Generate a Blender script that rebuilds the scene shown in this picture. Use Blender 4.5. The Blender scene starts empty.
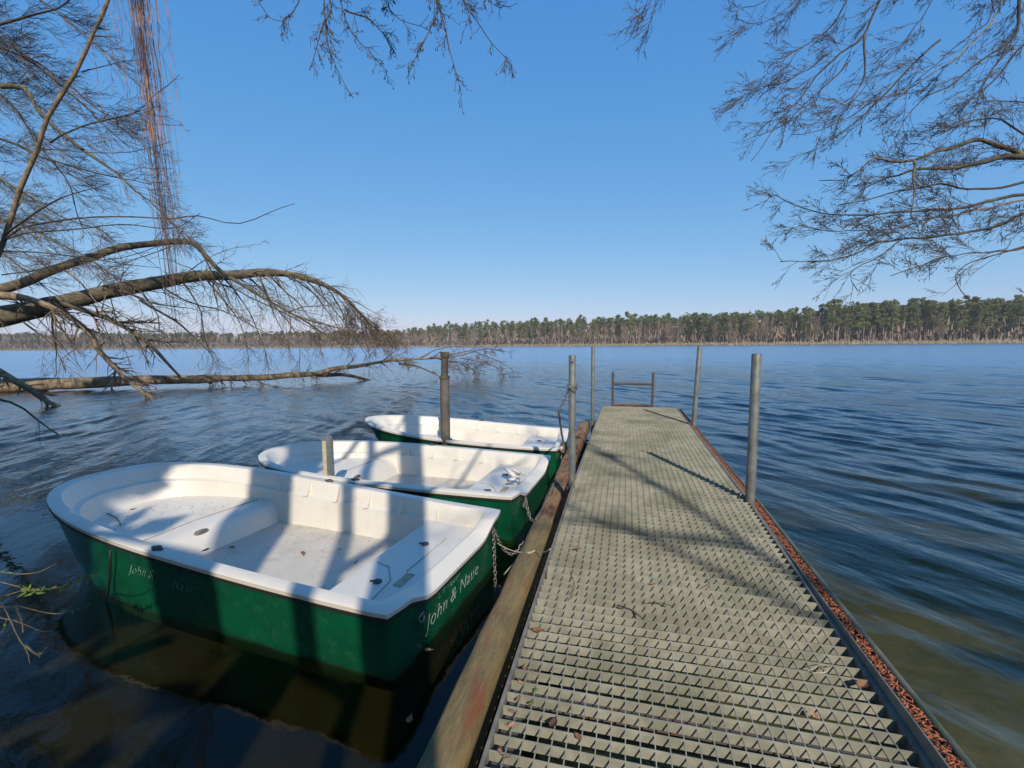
import bpy, math, random
import numpy as np
from mathutils import Vector, Matrix
R = math.radians
rng = np.random.default_rng(11)
random.seed(5)
SC = bpy.context.scene
COL = SC.collection

# ------------------------------------------------------------------ camera
F = 450.0
H = 1.82
yaw, pitch, roll = R(14.2), R(5.03), R(0.5)
fwd = np.array([-math.sin(yaw)*math.cos(pitch), math.cos(yaw)*math.cos(pitch), -math.sin(pitch)])
rgt = np.array([math.cos(yaw), math.sin(yaw), 0.0])
up = np.cross(rgt, fwd)
rgt, up = rgt*math.cos(roll)-up*math.sin(roll), up*math.cos(roll)+rgt*math.sin(roll)
CAM = np.array([0, 0, H])


def ray(px, py):
    return fwd + rgt*(px-512)/F - up*(py-384)/F


def atd(px, py, d):
    return CAM + ray(px, py)*d


def atz(px, py, z):
    d = ray(px, py)
    return CAM + d*((z-H)/d[2])


cd = bpy.data.cameras.new('camera')
cam = bpy.data.objects.new('camera', cd)
COL.objects.link(cam)
m = Matrix(((rgt[0], up[0], -fwd[0], 0), (rgt[1], up[1], -fwd[1], 0), (rgt[2], up[2], -fwd[2], H), (0, 0, 0, 1)))
cam.matrix_world = m
cd.sensor_width = 36
cd.lens = F/1024*36
cd.clip_start = 0.02
cd.clip_end = 6000
SC.camera = cam

# ------------------------------------------------------------------ light
AZ = R(25.5)
EL = R(35.5)
trav = np.array([-math.sin(AZ), math.cos(AZ)])       # the way the light travels over the ground
perp = np.array([math.cos(AZ), math.sin(AZ)])
w = bpy.data.worlds.new('World')
SC.world = w
w.use_nodes = True
nt = w.node_tree
sky = nt.nodes.new('ShaderNodeTexSky')
sky.sky_type = 'NISHITA'
sky.sun_disc = False
sky.sun_elevation = EL
sky.sun_rotation = math.atan2(-trav[0], -trav[1])
sky.air_density = 1.0
sky.dust_density = 0.15
sky.ozone_density = 3.0
bg = nt.nodes['Background']
bg.inputs['Strength'].default_value = 0.13
# the phone's tone curve for the sky: each channel gets its own contrast
sep = nt.nodes.new('ShaderNodeSeparateColor')
cmb = nt.nodes.new('ShaderNodeCombineColor')
nt.links.new(sky.outputs[0], sep.inputs[0])
for i_, (g_, k_) in enumerate(((.96, .69), (.53, 1.70), (.25, 3.9))):
    pw = nt.nodes.new('ShaderNodeMath')
    pw.operation = 'POWER'
    pw.inputs[1].default_value = g_
    ml = nt.nodes.new('ShaderNodeMath')
    ml.operation = 'MULTIPLY'
    ml.inputs[1].default_value = k_
    nt.links.new(sep.outputs[i_], pw.inputs[0])
    nt.links.new(pw.outputs[0], ml.inputs[0])
    nt.links.new(ml.outputs[0], cmb.inputs[i_])
nt.links.new(cmb.outputs[0], bg.inputs[0])
sl = bpy.data.lights.new('sun', 'SUN')
sl.energy = 4.4
sl.angle = R(0.42)
sl.color = (1.0, 0.90, 0.75)
so = bpy.data.objects.new('sun', sl)
COL.objects.link(so)
sd = Vector((trav[0]*math.cos(EL), trav[1]*math.cos(EL), -math.sin(EL)))
so.rotation_euler = sd.to_track_quat('-Z', 'Y').to_euler()
so.location = (6, -12, 14)
SC.view_settings.view_transform = 'Standard'
SC.view_settings.look = 'None'
SC.view_settings.exposure = 0.0
SC.view_settings.gamma = 1
SC.cycles.max_bounces = 8
SC.cycles.transparent_max_bounces = 12
SC.cycles.use_denoising = True


# ------------------------------------------------------------------ materials
def mat(name, c1, c2=None, scale=5.0, rough=0.7, metal=0.0, c3=None, scale3=1.0, lo=.4, hi=.6, lo3=.5, hi3=.62,
        bump=0.0, bscale=30.0, stretch=None, spec=0.5, rand=0.0, trans=0.0):
    M = bpy.data.materials.new(name)
    M.use_nodes = True
    t = M.node_tree
    b = t.nodes['Principled BSDF']
    b.inputs['Roughness'].default_value = rough
    b.inputs['Metallic'].default_value = metal
    b.inputs['Specular IOR Level'].default_value = spec
    tc = t.nodes.new('ShaderNodeTexCoord')
    co = tc.outputs['Object']
    if stretch:
        mp = t.nodes.new('ShaderNodeMapping')
        mp.inputs['Scale'].default_value = stretch
        t.links.new(co, mp.inputs[0])
        co = mp.outputs[0]

    def noise(s, det=6.0):
        n = t.nodes.new('ShaderNodeTexNoise')
        n.inputs['Scale'].default_value = s
        n.inputs['Detail'].default_value = det
        n.inputs['Roughness'].default_value = 0.62
        t.links.new(co, n.inputs['Vector'])
        return n

    def ramp(src, a, bb):
        r = t.nodes.new('ShaderNodeMapRange')
        r.inputs['From Min'].default_value = a
        r.inputs['From Max'].default_value = bb
        t.links.new(src, r.inputs['Value'])
        return r.outputs[0]
    col = None
    if c2:
        mx = t.nodes.new('ShaderNodeMix')
        mx.data_type = 'RGBA'
        mx.inputs['A'].default_value = (*c1, 1)
        mx.inputs['B'].default_value = (*c2, 1)
        t.links.new(ramp(noise(scale).outputs['Fac'], lo, hi), mx.inputs['Factor'])
        col = mx.outputs['Result']
        if c3:
            m3 = t.nodes.new('ShaderNodeMix')
            m3.data_type = 'RGBA'
            t.links.new(col, m3.inputs['A'])
            m3.inputs['B'].default_value = (*c3, 1)
            t.links.new(ramp(noise(scale3).outputs['Fac'], lo3, hi3), m3.inputs['Factor'])
            col = m3.outputs['Result']
    if rand:
        oi = t.nodes.new('ShaderNodeObjectInfo')
        hs = t.nodes.new('ShaderNodeHueSaturation')
        mr = t.nodes.new('ShaderNodeMapRange')
        mr.inputs['To Min'].default_value = 1-rand
        mr.inputs['To Max'].default_value = 1+rand
        t.links.new(oi.outputs['Random'], mr.inputs['Value'])
        t.links.new(mr.outputs[0], hs.inputs['Value'])
        if col is not None:
            t.links.new(col, hs.inputs['Color'])
        else:
            hs.inputs['Color'].default_value = (*c1, 1)
        col = hs.outputs['Color']
    if col is not None:
        t.links.new(col, b.inputs['Base Color'])
    else:
        b.inputs['Base Color'].default_value = (*c1, 1)
    if bump:
        bp = t.nodes.new('ShaderNodeBump')
        bp.inputs['Strength'].default_value = bump
        bp.inputs['Distance'].default_value = 0.02
        t.links.new(noise(bscale).outputs['Fac'], bp.inputs['Height'])
        t.links.new(bp.outputs[0], b.inputs['Normal'])
    if trans:
        out = t.nodes['Material Output']
        tr = t.nodes.new('ShaderNodeBsdfTranslucent')
        if col is not None:
            t.links.new(col, tr.inputs['Color'])
        ms = t.nodes.new('ShaderNodeMixShader')
        ms.inputs[0].default_value = trans
        t.links.new(b.outputs[0], ms.inputs[1])
        t.links.new(tr.outputs[0], ms.inputs[2])
        t.links.new(ms.outputs[0], out.inputs['Surface'])
    return M


M = {}
M['gel'] = mat('white_gelcoat', (.71, .66, .58), (.64, .585, .50), 3.0, .42, c3=(.60, .54, .44), scale3=7, lo=.45, hi=.75, lo3=.58, hi3=.85, bump=.04, bscale=60)
M['gelfloor'] = mat('worn_gelcoat', (.60, .545, .46), (.50, .44, .36), 4.0, .55, c3=(.30, .24, .17), scale3=5, lo=.4, hi=.7, lo3=.56, hi3=.9, bump=.05, bscale=80)
M['green'] = mat('green_gelcoat', (.003, .092, .040), (.004, .068, .032), 4.0, .25, c3=(.018, .115, .062), scale3=16, lo3=.52, hi3=.8, bump=.03, bscale=25)
gt_ = M['green'].node_tree      # brown scum line left by the water
gb_ = gt_.nodes['Principled BSDF']
gl_ = gb_.inputs['Base Color'].links[0].from_socket
gtc = gt_.nodes.new('ShaderNodeTexCoord')
gsp = gt_.nodes.new('ShaderNodeSeparateXYZ')
gt_.links.new(gtc.outputs['Object'], gsp.inputs[0])
gno = gt_.nodes.new('ShaderNodeTexNoise')
gno.inputs['Scale'].default_value = 6
gno.inputs['Detail'].default_value = 8
gt_.links.new(gtc.outputs['Object'], gno.inputs['Vector'])
gma = gt_.nodes.new('ShaderNodeMath')
gma.operation = 'MULTIPLY_ADD'
gma.inputs[1].default_value = -.16
gt_.links.new(gno.outputs['Fac'], gma.inputs[0])
gt_.links.new(gsp.outputs['Z'], gma.inputs[2])
gmr = gt_.nodes.new('ShaderNodeMapRange')
gmr.inputs['From Min'].default_value = -.085
gmr.inputs['From Max'].default_value = -.05
gmr.inputs['To Min'].default_value = .85
gmr.inputs['To Max'].default_value = 0
gt_.links.new(gma.outputs[0], gmr.inputs['Value'])
gmm = gt_.nodes.new('ShaderNodeMix')
gmm.data_type = 'RGBA'
gt_.links.new(gmr.outputs[0], gmm.inputs['Factor'])
gt_.links.new(gl_, gmm.inputs['A'])
gmm.inputs['B'].default_value = (.018, .032, .014, 1)
gt_.links.new(gmm.outputs['Result'], gb_.inputs['Base Color'])
M['rub'] = mat('dark_rubber', (.018, .02, .02), rough=.6)
M['letter'] = mat('faded_lettering', (.55, .60, .54), (.16, .28, .20), 55, .6)
M['letterfaint'] = mat('worn_shaded_lettering', (.06, .22, .14), (.16, .30, .22), 60, .6)  # worn paint; on the hull side the dim colour also stands for shade
M['galv'] = mat('galvanised_steel', (.20, .215, .205), (.13, .135, .13), 9, .5, .25, c3=(.24, .20, .14), scale3=11, lo3=.53, hi3=.75, bump=.05, bscale=80)
M['pile'] = mat('dull_pile_steel', (.135, .12, .11), (.09, .08, .075), 9, .7, c3=(.16, .11, .07), scale3=5, bump=.1, bscale=50)
M['grate'] = mat('weathered_grating', (.35, .335, .265), (.255, .25, .195), 11, .75, 0.0, c3=(.14, .14, .095), scale3=1.9, lo3=.44, hi3=.74, bump=.1, bscale=90)
M['grateframe'] = mat('grating_edge_bar', (.24, .215, .175), (.165, .145, .12), 12, .6, .2)
M['darksteel'] = mat('dark_steel', (.09, .08, .075), (.15, .075, .045), 9, .7, .1, lo=.5, hi=.7)
M['rust'] = mat('rusty_steel', (.20, .075, .035), (.11, .045, .025), 14, .85, 0, c3=(.05, .04, .035), scale3=5, bump=.3, bscale=70)
M['lip'] = mat('mossy_steel_tube', (.10, .105, .07), (.15, .14, .10), 10, .65, c3=(.06, .075, .04), scale3=4)
M['log'] = mat('algae_log', (.235, .17, .07), (.155, .115, .05), 6, .85, c3=(.20, .075, .03), scale3=2.6, lo3=.55, hi3=.68, bump=.5, bscale=22, stretch=(3, .7, 3))
M['log2'] = mat('rotting_log', (.20, .075, .035), (.27, .18, .09), 5, .9, c3=(.09, .05, .03), scale3=6, bump=.6, bscale=20, stretch=(3, .7, 3))
M['chain'] = mat('chain_metal', (.38, .37, .35), (.20, .15, .11), 40, .45, .6)
M['rope'] = mat('pale_rope', (.55, .50, .38), (.40, .34, .22), 40, .9)
M['catkin'] = mat('red_catkins', (.40, .135, .062), (.24, .078, .042), 30, .9, c3=(.42, .22, .11), scale3=60, lo3=.58, hi3=.7)
M['leaf'] = mat('dead_leaf', (.19, .085, .045), (.11, .05, .03), 30, .85, rand=.5, bump=.2, bscale=90)
M['leafpale'] = mat('pale_dead_leaf', (.42, .22, .12), (.30, .14, .08), 30, .85, rand=.4)
M['leafgreen'] = mat('fresh_leaf', (.20, .28, .03), (.13, .20, .03), 30, .6, trans=.35)
M['twig'] = mat('dark_twig', (.055, .040, .032), (.09, .07, .055), 20, .9)
M['bark'] = mat('alder_bark', (.15, .12, .08), (.07, .055, .04), 7, .9, c3=(.17, .15, .07), scale3=2.5, bump=.6, bscale=18)
M['barkdark'] = mat('dark_wet_bark', (.075, .06, .045), (.045, .037, .03), 7, .85, c3=(.11, .10, .06), scale3=2.5, bump=.6, bscale=18)
M['barkpale'] = mat('pale_bark', (.30, .215, .13), (.16, .115, .075), 7, .9, c3=(.10, .08, .05), scale3=4, bump=.5, bscale=20)
M['twigbrown'] = mat('brown_twigs', (.19, .135, .09), (.11, .08, .055), 20, .9)
M['catkinbrown'] = mat('brown_catkins', (.09, .055, .045), (.05, .035, .035), 20, .9)
M['redtwig'] = mat('red_hanging_twigs', (.13, .070, .050), (.075, .042, .040), 14, .8, c3=(.36, .20, .13), scale3=3)
M['shrub'] = mat('shrub_stem', (.22, .18, .09), (.15, .10, .06), 20, .8)
M['pine'] = mat('pine_needles', (.25, .25, .070), (.175, .195, .058), .35, .9, rand=.3, trans=.45)
M['pinebark'] = mat('pine_bark', (.24, .16, .11), (.16, .11, .085), 1.2, .95, rand=.3)
M['barecrown'] = mat('bare_crown', (.29, .205, .14), (.205, .15, .11), .5, .95, rand=.3)
M['birch'] = mat('pale_trunks', (.27, .215, .17), (.18, .145, .115), 1.0, .9, rand=.3)
M['reed'] = mat('dry_reeds', (.34, .27, .17), (.24, .18, .11), .3, .95)
M['padwood'] = mat('worn_wood_pad', (.25, .16, .08), (.15, .10, .055), 12, .8)
M['recess'] = mat('recess_stain', (.42, .36, .25), (.30, .25, .17), 20, .7)
M['white'] = mat('white_plastic', (.72, .72, .72), (.58, .58, .60), 12, .45)


# ------------------------------------------------------------------ mesh helpers
class MB:
    def __init__(s):
        s.v = []
        s.f = []
        s.mi = []
        s.n = 0

    def add(s, v, f, mi=0):
        s.v.append(np.asarray(v, float).reshape(-1, 3))
        for q in f:
            s.f.append([i+s.n for i in q])
        s.mi += [mi]*len(f)
        s.n += len(s.v[-1])

    def box(s, lo, hi, mi=0, xf=None):
        x0, y0, z0 = lo
        x1, y1, z1 = hi
        v = np.array([(x0, y0, z0), (x1, y0, z0), (x1, y1, z0), (x0, y1, z0), (x0, y0, z1), (x1, y0, z1), (x1, y1, z1), (x0, y1, z1)], float)
        if xf is not None:
            v = xf(v)
        s.add(v, [(3, 2, 1, 0), (4, 5, 6, 7), (0, 1, 5, 4), (1, 2, 6, 5), (2, 3, 7, 6), (3, 0, 4, 7)], mi)

    def tube(s, p, r, n=6, cap=True, mi=0):
        p = np.asarray(p, float)
        k = len(p)
        r = np.broadcast_to(np.asarray(r, float), (k,))
        t = np.empty_like(p)
        t[1:-1] = p[2:]-p[:-2]
        t[0] = p[1]-p[0]
        t[-1] = p[-1]-p[-2]
        t /= np.maximum(np.linalg.norm(t, axis=1, keepdims=True), 1e-9)
        mt = t.mean(0)
        ref = np.array([0, 0, 1.]) if abs(mt[2]) < .75*np.linalg.norm(mt)+1e-9 else np.array([1., 0, 0])
        a = np.cross(t, ref)
        a /= np.maximum(np.linalg.norm(a, axis=1, keepdims=True), 1e-9)
        b = np.cross(t, a)
        th = np.arange(n)*2*math.pi/n
        v = p[:, None, :]+r[:, None, None]*(a[:, None, :]*np.cos(th)[None, :, None]+b[:, None, :]*np.sin(th)[None, :, None])
        f = []
        for i in range(k-1):
            for j in range(n):
                j2 = (j+1) % n
                f.append((i*n+j, i*n+j2, (i+1)*n+j2, (i+1)*n+j))
        if cap:
            f.append(tuple(range(n-1, -1, -1)))
            f.append(tuple((k-1)*n+j for j in range(n)))
        s.add(v.reshape(-1, 3), f, mi)

    def loft(s, loops, capa=False, capb=False, closed=True, mi=0):
        n = len(loops[0])
        v = np.concatenate([np.asarray(l, float) for l in loops])
        f = []
        for i in range(len(loops)-1):
            for j in range(n if closed else n-1):
                j2 = (j+1) % n
                f.append((i*n+j, i*n+j2, (i+1)*n+j2, (i+1)*n+j))
        if capa:
            f.append(tuple(range(n-1, -1, -1)))
        if capb:
            f.append(tuple((len(loops)-1)*n+j for j in range(n)))
        s.add(v, f, mi)

    def build(s, name, mats, parent=None, smooth=False, angle=None, loc=None):
        me = bpy.data.meshes.new(name)
        if s.v:
            me.from_pydata(np.concatenate(s.v).tolist(), [], s.f)
        if not isinstance(mats, (list, tuple)):
            mats = [mats]
        for q in mats:
            me.materials.append(q)
        if len(mats) > 1:
            me.polygons.foreach_set('material_index', s.mi)
        if smooth:
            me.polygons.foreach_set('use_smooth', [True]*len(me.polygons))
            if angle:
                me.set_sharp_from_angle(angle=R(angle))
        me.update()
        o = bpy.data.objects.new(name, me)
        COL.objects.link(o)
        if parent is not None:
            o.parent = parent
        if loc is not None:
            o.location = loc
        return o


def tag(o, label=None, cat=None, group=None, kind=None):
    if label:
        o['label'] = label
    if cat:
        o['category'] = cat
    if group:
        o['group'] = group
    if kind:
        o['kind'] = kind
    return o


def thing(name, label, cat, loc=(0, 0, 0), group=None, rz=0):
    o = bpy.data.objects.new(name, None)
    COL.objects.link(o)
    o.location = tuple(loc)
    o.rotation_euler = (0, 0, rz)
    o.empty_display_size = .2
    return tag(o, label, cat, group)


def child(mb, name, m_, par, smooth=False, angle=None):
    """the shapes in mb are in world space: bring them under par, which stands unrotated at par.location"""
    off = np.array(par.location)
    mb.v = [a-off for a in mb.v]
    return mb.build(name, m_, par, smooth, angle)


def noise1(x, seed):
    r = np.random.default_rng(seed)
    s = 0
    for k in range(6):
        s = s+np.sin(x*r.uniform(.4, 3)*(1+k*.6)+r.uniform(0, 6.3))*r.uniform(.3, 1)/(1+k*.5)
    return s/2


# ------------------------------------------------------------------ ground (lake bed, banks, far shore) : one sheet
def shore_near(x):
    return np.where(x < -1.5, -.9+.47*(-x-1.5), np.where(x > 1.3, -.9+.95*(x-1.3), -.9))


FARPX = [-900, -300, 0, 200, 400, 450, 600, 720, 820, 1024, 1300, 1900]
FARZ = [420, 470, 500, 540, 480, 430, 350, 305, 280, 262, 245, 260]


def far_r(theta):
    """distance of the far shoreline for an azimuth measured to the right of the camera axis"""
    th = np.clip(theta, R(-72), R(72))
    px = 512+450*np.tan(th)
    return np.interp(px, FARPX, FARZ)/np.cos(np.clip(theta, R(-60), R(60)))


def ground_z(x, y):
    x = np.asarray(x, float)
    y = np.asarray(y, float)
    rr = np.hypot(x, y)
    sdn = y-shore_near(x)
    th = np.arctan2(x, y)+yaw
    th = (th+np.pi) % (2*np.pi)-np.pi
    fr = far_r(th)
    slope = .145+.20/(1+np.exp((x+.6)*4))
    dn = np.where(sdn > 0, -.05-slope*sdn, np.minimum(-.05-.22*sdn, .75))
    dn = np.maximum(dn, -3.5)
    back = (np.abs(th) > R(80))
    sf = rr-fr
    df = np.where(sf < 0, np.maximum(-3.5, sf*.06-.1), np.minimum(.15*sf, .7+.035*sf))
    df = np.minimum(df, 7.0)
    z = np.where(rr > 120, np.where(back, 1.0, np.maximum(df, dn*0-3.5)), dn)
    z = np.where((rr > 120) & (~back) & (sf < -60), -3.5, z)
    return z+.02*np.sin(x*2.1+y*1.3)+.015*np.sin(y*3.7-x*1.9)


def polar(rads, azs, zf):
    A, Rr = np.meshgrid(azs, rads)
    X = np.sin(A)*Rr
    Y = np.cos(A)*Rr
    Z = zf(X, Y)
    return X, Y, Z


def polar_mesh(name, X, Y, Z, extra=None, close=True):
    nr, na = X.shape
    V = np.stack([X, Y, Z], -1).reshape(-1, 3)
    idx = np.arange(nr*na).reshape(nr, na)
    a = idx[:-1, :]
    b = np.roll(idx, -1, 1)[:-1, :]
    c = np.roll(idx, -1, 1)[1:, :]
    d = idx[1:, :]
    Q = np.stack([a, b, c, d], -1).reshape(-1, 4)
    faces = Q
    nv = len(V)
    ex_v, ex_f = [], []
    ctr = nv
    ex_v.append((0, 0, float(Z[0].mean())))
    tri = np.stack([np.full(na, ctr), np.roll(idx[0], -1), idx[0]], -1)
    bot = None
    if extra is not None:   # closed underneath: skirt and bottom
        rim = np.stack([X[-1], Y[-1], np.full(na, extra)], -1)
        ex_v += rim.tolist()
        ex_v.append((0, 0, extra))
        r0 = ctr+1
        ri = np.arange(r0, r0+na)
        skirt = np.stack([idx[-1], np.roll(idx[-1], -1), np.roll(ri, -1), ri], -1)
        faces = np.concatenate([faces, skirt])
        bot = np.stack([np.full(na, r0+na), ri, np.roll(ri, -1)], -1)
        tri = np.concatenate([tri, bot])
    V = np.concatenate([V, np.array(ex_v, float)])
    me = bpy.data.meshes.new(name)
    nq, ntri = len(faces), len(tri)
    me.vertices.add(len(V))
    me.vertices.foreach_set('co', V.ravel())
    me.loops.add(nq*4+ntri*3)
    me.loops.foreach_set('vertex_index', np.concatenate([faces.ravel(), tri.ravel()]).astype(np.int32))
    me.polygons.add(nq+ntri)
    ls = np.concatenate([np.arange(nq)*4, nq*4+np.arange(ntri)*3]).astype(np.int32)
    me.polygons.foreach_set('loop_start', ls)
    me.polygons.foreach_set('use_smooth', np.ones(nq+ntri, bool))
    me.update(calc_edges=True)
    me.validate()
    o = bpy.data.objects.new(name, me)
    COL.objects.link(o)
    return o, len(V)


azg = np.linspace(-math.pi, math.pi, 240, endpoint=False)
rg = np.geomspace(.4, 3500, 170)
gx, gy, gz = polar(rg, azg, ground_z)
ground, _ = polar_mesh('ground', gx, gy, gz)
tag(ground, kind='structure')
M['ground'] = mat('lake_bed_and_soil', (.150, .138, .062), (.095, .092, .040), 1.3, .95, c3=(.19, .15, .085), scale3=4.0, lo=.35, hi=.65, lo3=.5, hi3=.7, bump=.5, bscale=9)
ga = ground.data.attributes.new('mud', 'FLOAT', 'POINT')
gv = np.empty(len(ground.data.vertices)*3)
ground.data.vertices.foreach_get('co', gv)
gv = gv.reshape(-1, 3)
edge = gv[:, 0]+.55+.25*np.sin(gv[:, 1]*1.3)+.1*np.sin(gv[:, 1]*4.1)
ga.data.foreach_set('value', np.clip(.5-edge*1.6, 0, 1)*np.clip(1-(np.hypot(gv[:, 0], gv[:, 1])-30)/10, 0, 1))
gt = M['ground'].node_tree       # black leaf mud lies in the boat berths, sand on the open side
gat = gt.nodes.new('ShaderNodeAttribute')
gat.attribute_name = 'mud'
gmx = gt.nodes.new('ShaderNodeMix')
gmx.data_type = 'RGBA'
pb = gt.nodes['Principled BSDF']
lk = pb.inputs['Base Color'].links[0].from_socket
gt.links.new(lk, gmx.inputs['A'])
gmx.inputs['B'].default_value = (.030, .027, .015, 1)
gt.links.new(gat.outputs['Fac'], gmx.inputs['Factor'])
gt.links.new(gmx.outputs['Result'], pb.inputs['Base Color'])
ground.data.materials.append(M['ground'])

# ------------------------------------------------------------------ water
na = 900
t_ = np.linspace(-1, 1, na, endpoint=False)
azw = np.pi*(.42*t_+.58*t_**3)*1.0-yaw+.1          # denser in view
rw = np.r_[np.geomspace(.35, 100, 1150), np.geomspace(100, 1400, 110)[1:]]
wave_n = math.atan2(.77, .64)                         # azimuth the wave normals lie along
comps = []
wr = np.random.default_rng(3)
for k in range(46):
    lam = .30*(6.0**wr.random())
    az = wave_n+wr.normal()*(.20 if lam > .5 else .30)
    comps.append((lam, az, wr.random()*6.28, .0050*lam**.9*wr.uniform(.4, 1.2)))
comps += [(.52, wave_n, .6, .0062), (.47, wave_n+.08, 2.0, .0040), (.80, wave_n-.08, 1.0, .0050)]


def calm_of(X, Y):
    c = 1/(1+np.exp(-(X+.45)*6))                     # right of the jetty: full waves
    far = np.clip((Y*.8-X*.35-4.2)/3.0, 0, 1)
    return np.clip(np.maximum(c, .15+.85*far), 0, 1)


def water_z(X, Y):
    RR = np.hypot(X, Y)
    cell = RR*.0056
    Z = np.zeros_like(X)
    wx = X+.10*np.sin(Y*1.7+.6*X)+.06*np.sin(X*2.9-Y*.8)
    wy = Y+.10*np.sin(X*1.4-.5*Y)
    grp = .65+.35*np.sin(X*.7+Y*.45+1.3*np.sin(Y*.31))
    for lam, az, ph, a in comps:
        k = 2*math.pi/lam
        fade = np.clip((lam/cell-2.6)/3.0, 0, 1)
        s = np.sin(k*(wx*math.sin(az)+wy*math.cos(az))+ph)
        Z += a*fade*(s+.35*s*s)
    return Z*calm_of(X, Y)*grp*1.0


wx_, wy_, wz_ = polar(rw, azw, water_z)
water, nvw = polar_mesh('lake_water', wx_, wy_, wz_, extra=-9.0)
tag(water, kind='structure')
at_ = water.data.attributes.new('calm', 'FLOAT', 'POINT')
cc = np.ones(nvw)
cc[:wx_.size] = calm_of(wx_, wy_).ravel()
at_.data.foreach_set('value', cc)
W = bpy.data.materials.new('lake_water')
W.use_nodes = True
t = W.node_tree
t.nodes.remove(t.nodes['Principled BSDF'])
out = t.nodes['Material Output']
tc = t.nodes.new('ShaderNodeTexCoord')


def wnoise(scale, sx, sy, det):
    mp = t.nodes.new('ShaderNodeMapping')
    mp.vector_type = 'TEXTURE'
    mp.inputs['Rotation'].default_value = (0, 0, -wave_n)
    mp.inputs['Scale'].default_value = (sx, sy, 1)
    t.links.new(tc.outputs['Object'], mp.inputs[0])
    n = t.nodes.new('ShaderNodeTexNoise')
    n.inputs['Scale'].default_value = scale
    n.inputs['Detail'].default_value = det
    n.inputs['Roughness'].default_value = .55
    n.inputs['Distortion'].default_value = .15
    t.links.new(mp.outputs[0], n.inputs['Vector'])
    return n.outputs['Fac']


def mth(op, a, b=None):
    n = t.nodes.new('ShaderNodeMath')
    n.operation = op
    for i, q in enumerate((a, b)):
        if q is None:
            continue
        if isinstance(q, (int, float)):
            n.inputs[i].default_value = q
        else:
            t.links.new(q, n.inputs[i])
    return n.outputs[0]


n1 = wnoise(2.2, 2.6, 1.0, 3.0)
n2 = wnoise(11.0, 1.5, 1.0, 3.0)
n3 = wnoise(.30, 2.0, 1.0, 2.0)
att = t.nodes.new('ShaderNodeAttribute')
att.attribute_name = 'calm'
hgt = mth('ADD', mth('MULTIPLY', n1, .11), mth('MULTIPLY', n2, .020))
geo = t.nodes.new('ShaderNodeNewGeometry')
ln = t.nodes.new('ShaderNodeVectorMath')
ln.operation = 'LENGTH'
t.links.new(tc.outputs['Object'], ln.inputs[0])
farf = t.nodes.new('ShaderNodeMapRange')              # wind-ruffled open water, glassier in the lee of the bank
farf.inputs['From Min'].default_value = 3.0
farf.inputs['From Max'].default_value = 16.0
farf.inputs['To Min'].default_value = .24
farf.inputs['To Max'].default_value = .50
t.links.new(ln.outputs['Value'], farf.inputs['Value'])
bst = mth('MULTIPLY', mth('ADD', mth('MULTIPLY', att.outputs['Fac'], .85), .15), farf.outputs[0])
bp = t.nodes.new('ShaderNodeBump')
bp.inputs['Distance'].default_value = 1.0
t.links.new(bst, bp.inputs['Strength'])
t.links.new(hgt, bp.inputs['Height'])
fr = t.nodes.new('ShaderNodeLayerWeight')
fr.inputs['Blend'].default_value = .5
t.links.new(bp.outputs[0], fr.inputs['Normal'])
gl = t.nodes.new('ShaderNodeBsdfGlossy')
rgf = t.nodes.new('ShaderNodeMapRange')              # small wavelets too fine to see far out
rgf.inputs['From Min'].default_value = 5.0
rgf.inputs['From Max'].default_value = 55.0
rgf.inputs['To Min'].default_value = .03
rgf.inputs['To Max'].default_value = .27
t.links.new(ln.outputs['Value'], rgf.inputs['Value'])
t.links.new(rgf.outputs[0], gl.inputs['Roughness'])
gl.inputs['Color'].default_value = (.95, .97, 1, 1)
t.links.new(bp.outputs[0], gl.inputs['Normal'])
tr = t.nodes.new('ShaderNodeBsdfTransparent')
tr.inputs['Color'].default_value = (.92, .92, .82, 1)
mx = t.nodes.new('ShaderNodeMixShader')
t.links.new(mth('ADD', mth('MULTIPLY', mth('POWER', fr.outputs['Facing'], 5.0), .98), .02), mx.inputs[0])
t.links.new(tr.outputs[0], mx.inputs[1])
t.links.new(gl.outputs[0], mx.inputs[2])
t.links.new(mx.outputs[0], out.inputs['Surface'])
va = t.nodes.new('ShaderNodeVolumeAbsorption')
va.inputs['Color'].default_value = (.72, .71, .46, 1)
va.inputs['Density'].default_value = .75
t.links.new(va.outputs[0], out.inputs['Volume'])
water.data.materials.append(W)


# ------------------------------------------------------------------ boats
def outline(L, Ws, Wm, n, m_, off=0.0, x0=0.0, dL=None, wf=1.0, rc=.05):
    """half plan of a boat, stern to bow, then back down the other side; the stern edge is sampled too"""
    dL = off if dL is None else dL
    L2 = L-dL
    xb = .45*L
    s = np.linspace(0, 1, 16)
    xs = x0+(xb-x0)*s
    ys = (Ws+(Wm-Ws)*np.sin(s*np.pi/2))*wf-off
    th = np.linspace(0, np.pi/2, 26)[1:]
    xe = xb+(L2-xb)*np.sin(th)**(2/n)
    ye = (Wm*wf-off)*np.maximum(np.cos(th), 0)**(2/m_)
    ye[-1] = 0
    hx = np.r_[xs, xe]
    hy = np.r_[ys, ye]
    ty = np.linspace(-1, 1, 19)[1:-1]
    y0 = hy[0]
    hx[0] += rc*.5
    hy[0] -= rc*.12
    tx = np.full(len(ty), x0)
    X = np.r_[hx, hx[-2::-1], tx]
    Y = np.r_[hy, -hy[-2::-1], ty*(y0-rc*.5)]
    return X, Y


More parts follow.
